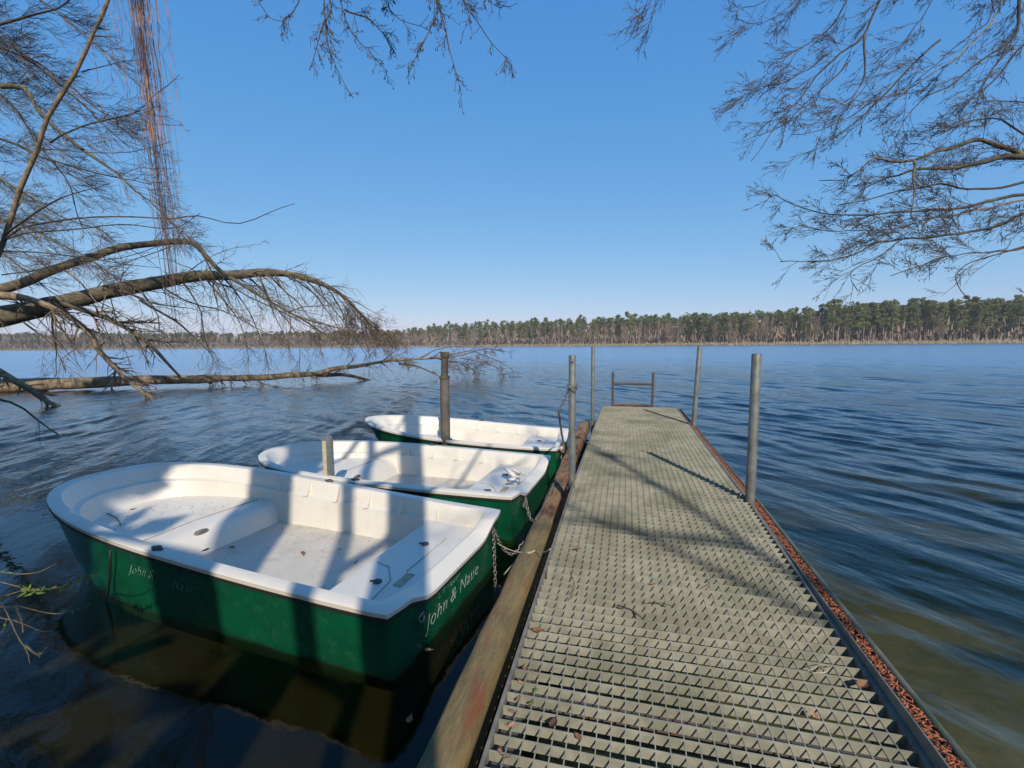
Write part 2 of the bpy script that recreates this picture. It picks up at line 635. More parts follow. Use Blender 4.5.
def make_boat(name, label, P, pad=False, text=False, group='rowing boats moored at the jetty'):
    sx, sy, a, L, Ws, Wm, n, m_, zs, zb = P
    root = thing(name, label, 'rowing boat', (sx, sy, 0), group, a)

    def sheer(x):
        return (zb-zs)*np.clip(x/L, 0, 1)**1.5

    def dip(x, y):
        k = np.clip((.66-np.abs(y))/.30, 0, 1)
        k = k*k*(3-2*k)
        return -.095*k*np.clip(1-x/.2, 0, 1)

    def loop(z, off=0., x0=0., dL=None, wf=1., d=0., flat=False):
        X, Y = outline(L, Ws, Wm, n, m_, off, x0, dL, wf)
        Z = np.full(len(X), z) if flat else z+sheer(X)+d*dip(X, Y)
        return np.stack([X, Y, Z], 1)
    zg = zs
    h = MB()
    h.loft([loop(-.16, .12, .08, .80, .84, flat=True), loop(-.08, .03, .02, .46, .93, flat=True), loop(.06, .015, .008, .27, .965),
            loop(zg-.16, .015, .004, .12, .985, d=.5), loop(zg-.055, .012, .0, .06, 1., d=1)], capa=True)
    h.build('hull', M['green'], root, True, 50)
    b = MB()
    b.loft([loop(zg-.055, .014, .0, .06, 1., d=1), loop(zg-.055, .002, -.012, .01, 1., d=1), loop(zg-.034, .0, -.014, .0, 1., d=1), loop(zg-.034, .012, .0, .05, 1., d=1)])
    b.build('rub_strip', M['rub'], root, True, 40)
    g = MB()
    g.loft([loop(zg-.034, .004, -.012, .005, d=1), loop(zg-.008, .0, -.016, .0, d=1), loop(zg, .012, -.004, .012, d=1), loop(zg, .085, .085, .085, d=1),
            loop(zg-.012, .098, .10, .10, d=1), loop(zg-.13, .128, .15, .19, d=.6)])
    g.build('gunwale', M['gel'], root, True, 40)
    ln_ = MB()
    ln_.loft([loop(zg-.13, .128, .15, .19, d=.6), loop(zg-.142, .16, .17, .24, d=.3), loop(.085, .22, .20, .46, flat=True)])
    ln_.loft([loop(.085, .22, .20, .46, flat=True)], capb=True, mi=1)
    # moulded gussets on the upper side panels
    for s in (1, -1):
        for x in np.arange(.30*L*.5, .66*L, .36):
            hw = np.interp(x, *[q[:16] for q in outline(L, Ws, Wm, n, m_)])
            zt = zg+float(sheer(x))
            yo = hw-.100
            v = [(x-.016, s*yo, zt-.012), (x+.016, s*yo, zt-.012), (x-.020, s*(yo-.028), zt-.13), (x+.020, s*(yo-.028), zt-.13), (x-.026, s*(yo-.078), zt-.138), (x+.026, s*(yo-.078), zt-.138)]
            ln_.add(v, [(0, 1, 5, 4), (0, 4, 2), (1, 3, 5), (2, 4, 5, 3)] if s > 0 else [(4, 5, 1, 0), (2, 4, 0), (5, 3, 1), (3, 5, 4, 2)])
    ln_.build('interior', [M['gel'], M['gelfloor']], root, True, 30)
    # bow platform with a rounded bulkhead
    bx = .635*L
    zt = .27
    ins = outline(L, Ws, Wm, n, m_, .170, .2, .27)
    keep = (ins[0] > bx) & (np.arange(len(ins[0])) < len(ins[0])-17)
    bx_pts = np.stack([ins[0][keep], ins[1][keep]], 1)
    hwb = np.interp(bx, ins[0][:16+25][np.argsort(ins[0][:41])], ins[1][:41][np.argsort(ins[0][:41])])
    prof = [(bx-.16, .086), (bx-.13, .16), (bx-.09, .225), (bx-.04, .260), (bx+.03, .272), (bx+.10, .275)]
    bs = MB()
    rows = []
    for (x, z) in prof:
        hw = np.interp(x, ins[0][:41], ins[1][:41])
        yy = np.linspace(-1, 1, 13)*hw
        rows.append(np.stack([x+.035*(1-(np.linspace(-1, 1, 13))**2)*0, yy, np.full(13, z)], 1) if True else None)
        rows[-1] = np.stack([np.full(13, x), yy, np.full(13, z)], 1)
    for x in np.linspace(bx+.2, L-.285, 9):
        hw = np.interp(x, ins[0][:41], ins[1][:41])
        yy = np.linspace(-1, 1, 13)*hw
        rows.append(np.stack([np.full(13, x), yy, np.full(13, .276+.02*(x-bx))], 1))
    bs.loft(rows, closed=False)
    bow = bs.build('bow_deck', M['gel'], root, True, 40)
    sm = MB()   # moulded seam across the deck and the oval drain
    sm.tube([(bx+.12, -.62, .280), (bx+.17, 0, .281), (bx+.12, .62, .280)], .004, 4)
    sm.build('deck_seam', M['recess'], bow)
    dr = MB()
    th = np.linspace(0, 2*np.pi, 18, endpoint=False)
    ring = [(bx-.062+.02*np.cos(q)*.75, .10+.055*np.sin(q), .2505+.02*np.cos(q)*.45) for q in th]
    dr.tube(ring+[ring[0]], .008, 5)
    dr.tube([(bx-.062-.006, .07, .249), (bx-.062+.002, .10, .256), (bx-.06, .13, .252)], .012, 5)
    dr.build('drain_ring', M['grateframe'], bow, True)
    # stern seat
    ss = MB()
    zz = zg-.125

    def srow(x, z, k=1.):
        hw = np.interp(x, ins[0][:41], ins[1][:41])*k-.0
        yy = np.linspace(-1, 1, 13)*hw
        return np.stack([np.full(13, x), yy, np.full(13, z)], 1)
    ss.loft([srow(.15, zz), srow(.60, zz+.006), srow(.625, zz), srow(.635, zz-.02), srow(.66, .084)], closed=False)
    seat = ss.build('stern_seat', M['gel'], root, True, 35)
    e = MB()
    e.tube([(.30, .60, zz+.004), (.33, .32, zz+.005), (.45, .17, zz+.006), (.57, .14, zz+.007)], .0035, 4)
    e.tube([(.30, -.36, zz+.004), (.30, .18, zz+.005)], .0035, 4)
    e.build('hatch_seam', M['recess'], seat)
    tri = MB()
    tri.box((.225, .20, zz+.002), (.285, .36, zz+.006))
    tri.build('drain_slot', M['recess'], seat)
    for yy in (.36, -.22):
        lt = MB()
        lt.tube([(.40, yy, zz+.003), (.40, yy, zz+.014)], [.030, .026], 10)
        lt.tube([(.40, yy, zz+.012), (.435, yy+.03, zz+.020)], .007, 5)
        lt.build('hatch_catch', M['darksteel'], seat)
    # oarlock sockets on the gunwale
    for s in (1, -1):
        for x in (.47*L,):
            hw = np.interp(x, *[q[:16] for q in outline(L, Ws, Wm, n, m_)])
            zt2 = zg+float(sheer(x))
            k = MB()
            k.tube([(x, s*(hw-.05), zt2+.0), (x, s*(hw-.05), zt2+.018)], [.03, .024], 10)
            k.tube([(x-.045, s*(hw-.05), zt2+.005), (x+.045, s*(hw-.05), zt2+.005)], .012, 5)
            k.build('oarlock_socket', M['darksteel'], root)
    # ring on the transom corner
    rg_ = MB()
    ring = [(-.022-.01*abs(math.sin(q)), .52+.026*math.cos(q), zg-.17+.026*math.sin(q)) for q in th]
    rg_.tube(ring+[ring[0]], .005, 5)
    rg_.build('mooring_ring', M['chain'], root, True)
    if pad:
        pd = MB()
        pd.box((-.03, -.02, zg-.19), (.10, .20, zg-.075))
        pd.build('transom_pad', M['padwood'], root)
    if text:
        def words(body, size, loc, rot, mname, nm):
            mw = Matrix.Rotation(rot[2], 4, 'Z') @ Matrix.Rotation(rot[0], 4, 'X')
            adv = 0.
            for wd_ in body.split():
                o_ = word(wd_, size, Vector(loc)+mw @ Vector((adv, 0, 0)), rot, mname, nm)
                adv += max(v_.co.x for v_ in o_.data.vertices)+size*.30

        def word(body, size, loc, rot, mname, nm, shear=.30, off=-.0032):
            cu = bpy.data.curves.new('t', 'FONT')
            cu.body = body
            cu.size = size
            cu.shear = shear
            cu.offset = off
            cu.extrude = .0008
            cu.space_character = 1.1
            ob = bpy.data.objects.new('t', cu)
            COL.objects.link(ob)
            dg = bpy.context.evaluated_depsgraph_get()
            me = bpy.data.meshes.new_from_object(ob.evaluated_get(dg))
            bpy.data.objects.remove(ob)
            o = bpy.data.objects.new(nm, me)
            COL.objects.link(o)
            me.materials.clear()
            me.materials.append(M[mname])
            o.parent = root
            o.location = loc
            o.rotation_euler = rot
            return o
        # seen from astern: +y is on the left
        words('John & Naue', .132, (-.004, .44, .115), (R(90), 0, R(-90)), 'letter', 'lettering')
        words('S.V.  Nautic', .062, (-.006, .30, .235), (R(90), 0, R(-90)), 'letterfaint', 'lettering')
        xa = .63*L
        hw0 = np.interp(xa, ins[0][:41], ins[1][:41])+.145
        hw1 = np.interp(xa+.5, ins[0][:41], ins[1][:41])+.145
        ang = math.atan2(hw1-hw0, -.5)
        xs_ = np.array([.52, .66, .80])*L
        for body, xx, zz_, sz, mm in (('John &', .536*L, .30, .088, 'letter'), ('Naue', .425*L, .275, .088, 'letterfaint'), ('........', .86*L, .40, .07, 'letterfaint'), ('......', .85*L, .34, .07, 'letterfaint')):  # Naue takes the faint colour to imitate the trunk shade over it
            if '.' in body:
                continue
            f0 = lambda q: np.interp(q, ins[0][:41], ins[1][:41])+.145
            y0, y1 = f0(xx), f0(xx-.42)
            an = math.atan2(y1-y0, -.42)
            words(body, sz, (xx, y0+.012, zz_), (R(84), 0, an), mm, 'lettering')
    return root


BOATS = {
    1: (-1.09, 2.782, 3.031, 3.886, .796, .831, 2.6, 2.75, .429, .619),
    2: (-.929, 4.646, 3.081, 3.539, .80, .869, 2.518, 2.025, .446, .507),
    3: (-.895, 6.68, 3.166, 3.254, .764, .845, 2.249, 1.779, .416, .643)}
b1 = make_boat('rowing_boat', 'green and white rowing boat with John lettering, nearest the camera, tree shadows across it', BOATS[1], text=True)
b2 = make_boat('rowing_boat', 'green and white rowing boat lying between two others, with white rope bundle at its stern', BOATS[2])
b3 = make_boat('rowing_boat', 'green and white rowing boat farthest along the jetty, brown pad on its transom', BOATS[3], pad=True)


def bl(b, x, y, z):
    a = b.rotation_euler[2]
    return np.array([b.location[0]+x*math.cos(a)-y*math.sin(a), b.location[1]+x*math.sin(a)+y*math.cos(a), z])


# ------------------------------------------------------------------ jetty
XL, XR = -.505, 1.095


def deck(y):
    return .42-.05*max(0., 4.4-y)


def lipz(y):
    return .405-.014*max(0., 4.4-y)


jet = thing('jetty', 'long metal grating jetty leading straight out into the lake', 'jetty', (0.3, 0, .3))
CELL = .0575
PITCH = .0700
ncell = 28
for (y0, y1) in ((-1.2, 2.78), (2.78, 4.40), (4.40, 7.35), (7.35, 10.22)):
    g = MB()
    ya, yb = y0+.012, y1-.012

    def xf(v):
        v = v.copy()
        v[:, 2] += np.array([deck(q) for q in v[:, 1]])
        return v
    k = int(round((yb-ya)/PITCH))
    for i in range(1, k):
        y = ya+(yb-ya)*i/k
        jz = rng.normal()*.0006
        g.box((XL+.017, y-.002, -.0415+jz), (XR-.026, y+.002, .0012+jz), xf=xf)
    cw = (XR-XL-.05)/ncell
    for j in range(1, ncell):
        x = XL+.025+cw*j
        ys = np.linspace(ya, yb, 9)
        for q in range(8):
            g.box((x-.0021, ys[q], -.0085), (x+.0021, ys[q+1], -.0018), xf=xf)
    g.box((XL+.026, y0+.004, -.049), (XR-.026, y0+.008, .0005), xf=xf)
    g.box((XL+.026, y1-.008, -.049), (XR-.026, y1-.004, .0005), xf=xf)
    gp = child(g, 'grating_panel', M['grate'], jet)
    e = MB()
    e2 = MB()
    ys = np.linspace(y0+.002, y1-.002, 7)
    for q in range(6):
        e.box((XL, ys[q], -.05), (XL+.016, ys[q+1], .003), xf=xf)
        e2.box((XR-.024, ys[q], -.05), (XR-.002, ys[q+1], .003), xf=xf)
    for q_ in (e, e2):
        q_.v = [a-np.array(jet.location) for a in q_.v]
        q_.build('edge_frame', M['grateframe'], gp)
# litter channel on the right
ch = MB()
ys = np.linspace(-1.2, 10.2, 40)
for q in range(39):
    def xf2(v):
        v = v.copy()
        v[:, 2] += np.array([lipz(q_) for q_ in v[:, 1]])
        return v
    ch.box((XR+.007, ys[q], -.085), (1.165, ys[q+1], -.028), xf=xf2)
child(ch, 'side_channel', M['rust'], jet)
ch = MB()
for q in range(39):
    ch.box((XR+.0005, ys[q], -.10), (XR+.0065, ys[q+1], -.010), xf=xf2)
child(ch, 'channel_wall', M['grateframe'], jet)
lp = MB()
lp.tube([(1.168+.003*math.sin(y*1.7), y, lipz(y)-.012) for y in ys], .0155, 8)
child(lp, 'edge_tube', M['lip'], jet, True, 60)
for x in (XL+.06, XR-.02):
    sb = MB()
    for q in range(39):
        def xf3(v):
            v = v.copy()
            v[:, 2] += np.array([deck(q_) for q_ in v[:, 1]])
            return v
        sb.box((x-.035, ys[q], -.20), (x+.035, ys[q+1], -.052), xf=xf3)
    child(sb, 'side_beam', M['darksteel'], jet)
for y in np.arange(-.9, 10.2, 1.38):
    cb = MB()
    cb.box((XL+.10, y-.03, deck(y)-.16), (XR-.06, y+.03, deck(y)-.054))
    child(cb, 'cross_beam', M['darksteel'], jet)

# catkin litter in the channel
lt = MB()
lr = np.random.default_rng(8)
for i in range(3600):
    y = .2+8.3*lr.random()**1.35
    x = XR+.012+.052*lr.random()
    z = lipz(y)-.024+.022*lr.random()*(1-abs((x-1.134)/.045)**2)
    L_ = lr.uniform(.012, .032)
    a = lr.uniform(0, 6.28)
    dx, dy = math.cos(a)*L_, math.sin(a)*L_
    z2 = lr.normal()*.005
    cx = min(max(x+dx*.5, XR+.009), 1.150)
    c0 = min(max(x-dx*.5, XR+.009), 1.150)
    lt.tube([(c0, y-dy*.5, z), ((c0+cx)/2+dy*.15, y, z+.003), (cx, y+dy*.5, z+z2)], [.0022, .0033, .0018], 4)
tag(lt.build('catkin_litter', M['catkin']), 'red brown fallen catkins filling the channel along the right edge of jetty', 'litter', kind='stuff')


# ladder at the end of the jetty
def tp(mb, a, b, r, n=10):
    mb.tube([a, b], r, n)


lad = thing('swim_ladder', 'rusty swim ladder with low handrail at the far end of jetty', 'ladder', (.14, 10.25, .42))
for x, dx in ((-.27, 0.), (.56, .03)):
    q = MB()
    tp(q, (x, 10.26, -.9), (x+dx, 10.26, 1.18), .030)
    child(q, 'rail', M['darksteel'], lad, True, 50)
for z, mm in ((.93, 'darksteel'), (.45, 'rust'), (.10, 'rust'), (-.2, 'rust')):
    q = MB()
    tp(q, (-.265, 10.26, z), (.565, 10.26, z), .027)
    child(q, 'rung', M[mm], lad, True, 50)


def post(label, x, y, top, r, lean=(0, 0), m_='galv', hole=True):
    p = thing('steel_post', label, 'post', (x, y, 0), 'steel pipe posts holding the jetty')
    q = MB()
    zb = float(ground_z(x, y))-.3
    q.tube([(x-lean[0]*.5, y-lean[1]*.5, zb), (x, y, .42), (x+lean[0], y+lean[1], top-.004), (x+lean[0], y+lean[1], top)], [r, r, r, r*.96], 16)
    child(q, 'pipe', M[m_], p, True, 50)
    c = MB()
    c.tube([(x+lean[0], y+lean[1], top+.001), (x+lean[0], y+lean[1], top+.002)], r*.8, 12)
    child(c, 'open_end', M['rub'], p)
    if hole:
        c = MB()
        d = -np.array([x, y])
        d = d/np.linalg.norm(d)
        hx, hy = x+lean[0]*.97, y+lean[1]*.97
        c.tube([(hx+d[0]*(r-.004), hy+d[1]*(r-.004), top-.07), (hx+d[0]*(r+.002), hy+d[1]*(r+.002), top-.07)], .011, 8)
        child(c, 'bolt_hole', M['rub'], p)
    # clamp that ties the post to the jetty
    c = MB()
    s = 1 if x > .3 else -1
    c.box((x-r-.012, y-.03, .30), (x+r+.012, y+.03, .345))
    child(c, 'clamp', M['darksteel'], p)
    return p


pL = post('grey steel post on the left of jetty with chain tied round it', -.522, 4.55, 1.705, .036)
pR = post('thick grey steel post on the right of jetty, nearest the camera', 1.090, 4.30, 1.72, .040, (.008, 0), hole=False)
pL2 = post('thin grey steel post at the far left end of jetty', -.60, 8.62, 1.76, .034, hole=False)
pR2 = post('grey steel post on the far right of jetty, leaning outward', 1.140, 8.13, 1.76, .040, (.065, 0), hole=False)

# mooring piles between the boats
pp = thing('mooring_pile', 'tall dark pipe pile with blackened top standing between second and third boats', 'pile', (-2.46, 5.86, 0))
q = MB()
q.tube([(-2.47, 5.86, -1.4), (-2.455, 5.86, 1.36)], .066, 16)
child(q, 'pipe', M['pile'], pp, True, 50)
q = MB()
q.tube([(-2.455, 5.86, 1.35), (-2.455, 5.86, 1.39)], .076, 16)
q.tube([(-2.455, 5.86, 1.39), (-2.445, 5.86, 1.66)], .050, 16)
q.tube([(-2.445, 5.86, 1.655), (-2.445, 5.86, 1.725)], .062, 16)
child(q, 'collar', M['barkdark'], pp, True, 50)
ps = thing('mooring_pile', 'short pale square steel pile with rounded top between first and second boats', 'pile', (-3.02, 4.02, 0))
q = MB()
w2 = .044
pr = [(-w2, -w2*.6), (-w2*.7, -w2), (w2*.7, -w2), (w2, -w2*.6), (w2, w2), (-w2, w2)]
loops = []
for z, k in ((-1.0, 1), (.82, 1), (.86, .93), (.885, .7), (.892, .3)):
    loops.append([(-3.02+a*k, 4.02+b*k, z) for a, b in pr])
q.loft(loops, capa=True, capb=True)
sq = child(q, 'tube', M['galv'], ps, True, 40)
q = MB()
q.box((-3.02-.022, 4.02-w2-.006, .40), (-3.02+.022, 4.02-w2-.001, .84))
child(q, 'face_strip', M['rope'], ps)

# fender logs along the left side


def log(name, label, pts, r, m_):
    pts = np.array(pts, float)
    ts = np.linspace(0, 1, 40)
    P = np.stack([np.interp(ts, np.linspace(0, 1, len(pts)), pts[:, i]) for i in range(3)], 1)
    P[:, 0] += .008*noise1(P[:, 1]*2, 3)
    P[:, 2] += .006*noise1(P[:, 1]*2, 5)
    rr = r*(1+.05*noise1(P[:, 1]*3, 9))
    rr[0] *= .9
    rr[-1] *= .86
    q = MB()
    th_ = np.linspace(0, 2*np.pi, 28, endpoint=False)
    sq_ = (np.abs(np.cos(th_))**5+np.abs(np.sin(th_))**5)**(-.2)*.93
    loops_ = [np.stack([p_[0]+rr[i_]*sq_*np.cos(th_+.10), np.full(28, p_[1]), p_[2]+rr[i_]*sq_*np.sin(th_+.10)], 1) for i_, p_ in enumerate(P)]
    q.loft(loops_[::-1], True, True)
    o = q.build(name, M[m_], None, True, 55)
    return tag(o, label, 'log', 'fender logs along the jetty')


log('fender_log', 'long mossy yellow brown fender log beside the jetty, nearer one with rusty patches', [(-.690, -.6, .045), (-.690, 1.5, .08), (-.71, 4.02, .12)], .102, 'log')
log('fender_log', 'red brown fender log beside the jetty near third boat, the farther one', [(-.73, 3.98, .06), (-.745, 6.5, .17), (-.76, 8.95, .22)], .105, 'log2')
q = MB()
q.tube([(-.755+.112*math.cos(a), 7.3+.01*math.sin(a*2), .195+.112*math.sin(a)) for a in np.linspace(0, 2*math.pi, 20)], .012, 6)
tag(q.build('rope_loop', M['rub'], None, True), 'black rope loop tied around the farther fender log', 'rope')


# chains and ropes
def sag(a, b, s, n):
    a, b = np.array(a, float), np.array(b, float)
    t = np.linspace(0, 1, n)
    P = a+(b-a)*t[:, None]
    P[:, 2] -= s*4*t*(1-t)
    return P


def chain(label, paths, link=.042, r=.0042):
    mb = MB()
    for P in paths:
        P = np.array(P)
        d = np.r_[0, np.cumsum(np.linalg.norm(np.diff(P, axis=0), axis=1))]
        nl = max(2, int(d[-1]/(link*.72)))
        C_ = np.stack([np.interp(np.linspace(0, d[-1], nl+1), d, P[:, i]) for i in range(3)], 1)
        for i in range(nl):
            c = (C_[i]+C_[i+1])/2
            tt = C_[i+1]-C_[i]
            tt /= np.linalg.norm(tt)
            ref = np.array([0, 0, 1.]) if abs(tt[2]) < .8 else np.array([1., 0, 0])
            u = np.cross(tt, ref)
            u /= np.linalg.norm(u)
            v = np.cross(tt, u)
            sdv = (u+v)/1.414 if i % 2 else (u-v)/1.414
            th = np.linspace(0, 2*np.pi, 11)
            ring = [c+tt*link*.5*math.cos(q)+sdv*link*.30*math.sin(q) for q in th]
            mb.tube(ring, r, 4, cap=False)
    return tag(mb.build('chain', M['chain'], None, True), label, 'chain', 'mooring chains')


zc = 1.36
ring_ = [(-.522+.045*math.cos(q), 4.55+.045*math.sin(q), zc+.012*math.sin(q*2)) for q in np.linspace(0, 2*np.pi, 14)]
ring2 = [(-.522+.047*math.cos(q), 4.55+.047*math.sin(q), zc+.035+.012*math.cos(q*2)) for q in np.linspace(0, 2*np.pi, 14)]
t3 = bl(b3, -.02, .18, .37)
chain('chain wrapped round the left steel post and hanging down to the third boat', [ring_, ring2, sag((-.565, 4.55, zc), (-.67, 4.62, 1.12), .02, 6), sag((-.67, 4.62, 1.12), tuple(t3), .03, 24),
                                                                         sag((-.51, 4.57, zc), (-.50, 4.6, .75), 0, 12)])
t2 = bl(b2, -.02, .45, .33)
chain('chain hanging from the second boat transom down to the log', [sag(tuple(t2), (-.80, 4.02, .18), .10, 14), sag((-.80, 4.02, .18), (-.78, 4.9, .22), .03, 12), sag((-.78, 4.9, .22), (-.80, 5.9, .28), .03, 12)])
t1 = bl(b1, -.02, -.56, .36)
chain('chain hanging from the first boat transom corner into the water', [sag(tuple(t1), tuple(t1+np.array([.02, -.03, -.47])), 0, 10), sag(tuple(t1), (-.83, 3.62, .14), .16, 14)])
q = MB()
q.tube(sag((-.50, 3.05, .372), (-.66, 3.30, .225), .02, 8), .004, 5)
q.tube(sag((-.66, 3.30, .225), (-.90, 3.25, .03), -.03, 10), .006, 5)
q.tube(sag((-.66, 3.30, .225), tuple(t1+np.array([.03, 0, -.12])), .04, 8), .003, 5)
tag(q.build('mooring_rope', M['rope'], None, True), 'thin pale rope running from jetty edge across the log to the water', 'rope')
# white bundle on boat 2 stern
c2 = bl(b2, .13, .05, .0)
wb = MB()
wr_ = np.random.default_rng(2)
base = np.array([c2[0], c2[1], .36])
for i in range(3):
    p0 = base+np.array([wr_.normal()*.03, wr_.normal()*.12, .02+.02*wr_.random()])
    P = [p0]
    for k in range(5):
        P.append(P[-1]+np.array([wr_.normal()*.05, wr_.normal()*.06, wr_.normal()*.012]))
    P = np.array(P)
    P[:, 2] = np.maximum(P[:, 2], .345)
    wb.tube(P, .016, 6)
wb.tube([base+np.array([-.06, -.02, .03]), base+np.array([-.20, .05, .12])], [.022, .026], 10)
tag(wb.build('rope_bundle', M['gel'], None, True), 'white rope bundle with short white tube on the second boat stern', 'rope bundle')
q = MB()
q.tube(sag(bl(b1, .565*3.886, .85, .455), bl(b1, .63*3.886, .775, .02), .06, 8), .008, 6)
tag(q.build('rope_end', M['rub'], None, True), 'short dark rope hanging over the side of first boat near bow', 'rope')

# ------------------------------------------------------------------ leaves and twigs lying about
LEAFM = {}


def leaf(pos, size, rz, label, cat='leaf', m_='leaf', tilt=.3, seed=0, group=None, curl=.35, name='dead_leaf'):
    r = np.random.default_rng(seed)
    size = size*.85
    n = 7
    L_ = np.linspace(-1, 1, n)
    wv = .55*np.sqrt(np.maximum(1-L_**2, 0))*(1-.25*L_)+.02
    v = []
    for i in range(n):
        for s in (-1, -.5, 0, .5, 1):
            y = s*wv[i]*(1+.15*r.normal())
            z = curl*(abs(s)*wv[i])+curl*.4*L_[i]**2+.05*r.normal()
            v.append((L_[i]*size*.5, y*size*.5, z*size*.5))
    f = [(i*5+j, (i+1)*5+j, (i+1)*5+j+1, i*5+j+1) for i in range(n-1) for j in range(4)]
    mb = MB()
    v = np.array(v)
    v[:, 2] -= v[:, 2].min()
    mb.add(v, f)
    mb.tube([(size*.48, 0, .1*size), (size*.62, .03*size, .14*size), (size*.75, .02*size, .12*size)], .0015, 4)
    o = mb.build(name, M[m_], None, True)
    o.location = tuple(pos)
    o.rotation_euler = (r.normal()*tilt*.3, r.normal()*tilt*.3, rz)
    return tag(o, label, cat, group)


def on_deck(px, py):
    p = atz(px, py, .40)
    for _ in range(4):
        p = atz(px, py, deck(p[1])+.004)
    return p


G = 'dead leaves on the jetty'
leaf(on_deck(538, 631), .075, .3, 'flat brown dead leaf on the left edge of jetty', seed=1, group=G)
leaf(on_deck(553, 724), .06, 1.2, 'crumpled brown leaf with stalk lying on grating, low left of jetty', seed=2, group=G, curl=.8)
leaf(on_deck(578, 738), .045, 2.2, 'dark curled leaf scrap on grating beside the crumpled brown leaf', seed=3, group=G, curl=.9)
leaf(on_deck(862, 687), .075, .7, 'large curled grey brown leaf against the litter channel', seed=4, group=G, curl=.9)
leaf(on_deck(815, 716), .05, 1.9, 'small reddish leaf on grating, lower right of the jetty', m_='leafpale', seed=5, group=G)
leaf(on_deck(652, 585), .045, .4, 'dark red bud scale in the middle of the jetty grating', seed=6, group=G, curl=.8)
leaf(on_deck(756, 620), .03, .4, 'tiny brown leaf near the middle right of the grating', seed=16, group=G, curl=.8)
leaf(on_deck(577, 549), .06, .1, 'pale brown leaf lying flat across the grating past the seam', m_='leafpale', seed=7, group=G)
for i, (px, py) in enumerate(((521, 683), (518, 700), (512, 712), (511, 725), (500, 752), (506, 757), (525, 668))):
    leaf(on_deck(px, py), .035, i*1.3, 'small orange leaf scrap in a grating cell along left jetty edge', m_='leafpale', seed=20+i, group='orange leaf scraps along the left jetty edge')
leaf(on_deck(531, 704), .028, .5, 'bright yellow green leaf on grating near the left edge', m_='leafgreen', seed=40, name='green_leaf')
leaf(on_deck(536, 690), .022, .5, 'tiny pale green leaf on grating above the brighter one', m_='leafgreen', seed=41, name='green_leaf')


def ground_twig(pts, label, r=.003, m_='twig'):
    mb = MB()
    mb.tube(pts, r, 5)
    return tag(mb.build('twig', M[m_], None, True), label, 'twig', 'twigs on the jetty')


def dk(px, py):
    return on_deck(px, py)+np.array([0, 0, .006])


ground_twig([dk(617, 606), dk(632, 611), dk(642, 619)], 'short dark twig with thick end on the middle of jetty', .0045)
ground_twig([dk(648, 603), dk(662, 604), dk(672, 607)], 'thin dark twig lying just right of the thicker one', .0025)
ground_twig([dk(808, 672), dk(820, 666), dk(832, 668), dk(824, 674), dk(812, 674)], 'pale looped dry stalk on the right of jetty', .002, 'rope')
ground_twig([dk(571, 600), dk(575, 585), dk(570, 572)], 'thin reddish twig on the left part of jetty', .0022, 'redtwig')
ground_twig([dk(706, 568), dk(712, 580), dk(706, 590)], 'thin red stalk on the right of the jetty grating', .0022, 'redtwig')

G = 'leaves in the first boat'
bz = .28
for i, (px, py, z, s, lb) in enumerate(((123, 507, .29, .07, 'dark leaf on the bow deck of first boat, left one'), (133, 510, .29, .05, 'thin dark leaf scrap on bow deck beside a dry stalk'),
                                   (187, 489, .29, .06, 'dark leaf on the far side of first boat bow deck'), (232, 548, .092, .06, 'dark leaf on first boat floor in shadow'),
                                   (206, 551, .47, .055, 'dark leaf lying on first boat near gunwale'), (303, 554, .092, .06, 'brown leaf on the sunlit floor strip of first boat'),
                                   (340, 550, .092, .03, 'tiny dark leaf on first boat floor near stern seat'), (356, 563, .092, .04, 'reddish leaf at the foot of first boat stern seat'))):
    leaf(atz(px, py, z)+np.array([0, 0, .004]), s, i*1.1, lb, seed=60+i, group=G, curl=.5)
cr_ = MB()
cq = np.random.default_rng(17)
for i in range(130):
    if i < 80:
        lx, ly, z_ = cq.uniform(.75, 2.25), cq.uniform(-.52, .52), .0875
        if cq.random() < .5:
            ly = math.copysign(.44+.10*cq.random(), ly)
    else:
        lx, ly, z_ = cq.uniform(2.65, 3.35), cq.uniform(-.4, .4), None
    if z_ is None:
        z_ = .279+.02*(lx-.635*3.886)
    p_ = bl(b1, lx, ly, z_)
    a_ = cq.uniform(0, 6.28)
    l_ = cq.uniform(.004, .016)
    cr_.tube([p_, p_+np.array([math.cos(a_)*l_, math.sin(a_)*l_, .003])], [.002, .0012], 4)
tag(cr_.build('leaf_crumbs', M['twig']), 'dark crumbs of leaves and bark strewn inside the first boat', 'litter', kind='stuff')
mb = MB()
p0, p1 = atz(107, 513, .30), atz(121, 525, .30)
mb.tube([p0, (p0+p1)/2+np.array([0, .02, .004]), p1], .004, 5)
tag(mb.build('twig', M['twigbrown'], None, True), 'dry brown stalk on the first boat bow deck', 'twig')
leaf(atz(350, 456, .30), .07, .2, 'dark leaf on bow deck of second boat', seed=80, curl=.5)
leaf(atz(432, 426, .34), .07, .8, 'dark leaf on bow deck of third boat', seed=81, curl=.5)
leaf(atz(410, 719, .006), .06, 1.75, 'orange leaf floating on dark water beside the log', m_='catkin', seed=90, curl=.1, name='floating_leaf', tilt=.02)
leaf(atz(428, 650, .006), .05, .1, 'small reddish leaf floating beside the boat transom', m_='leafpale', seed=91, curl=.1, name='floating_leaf', tilt=.02)


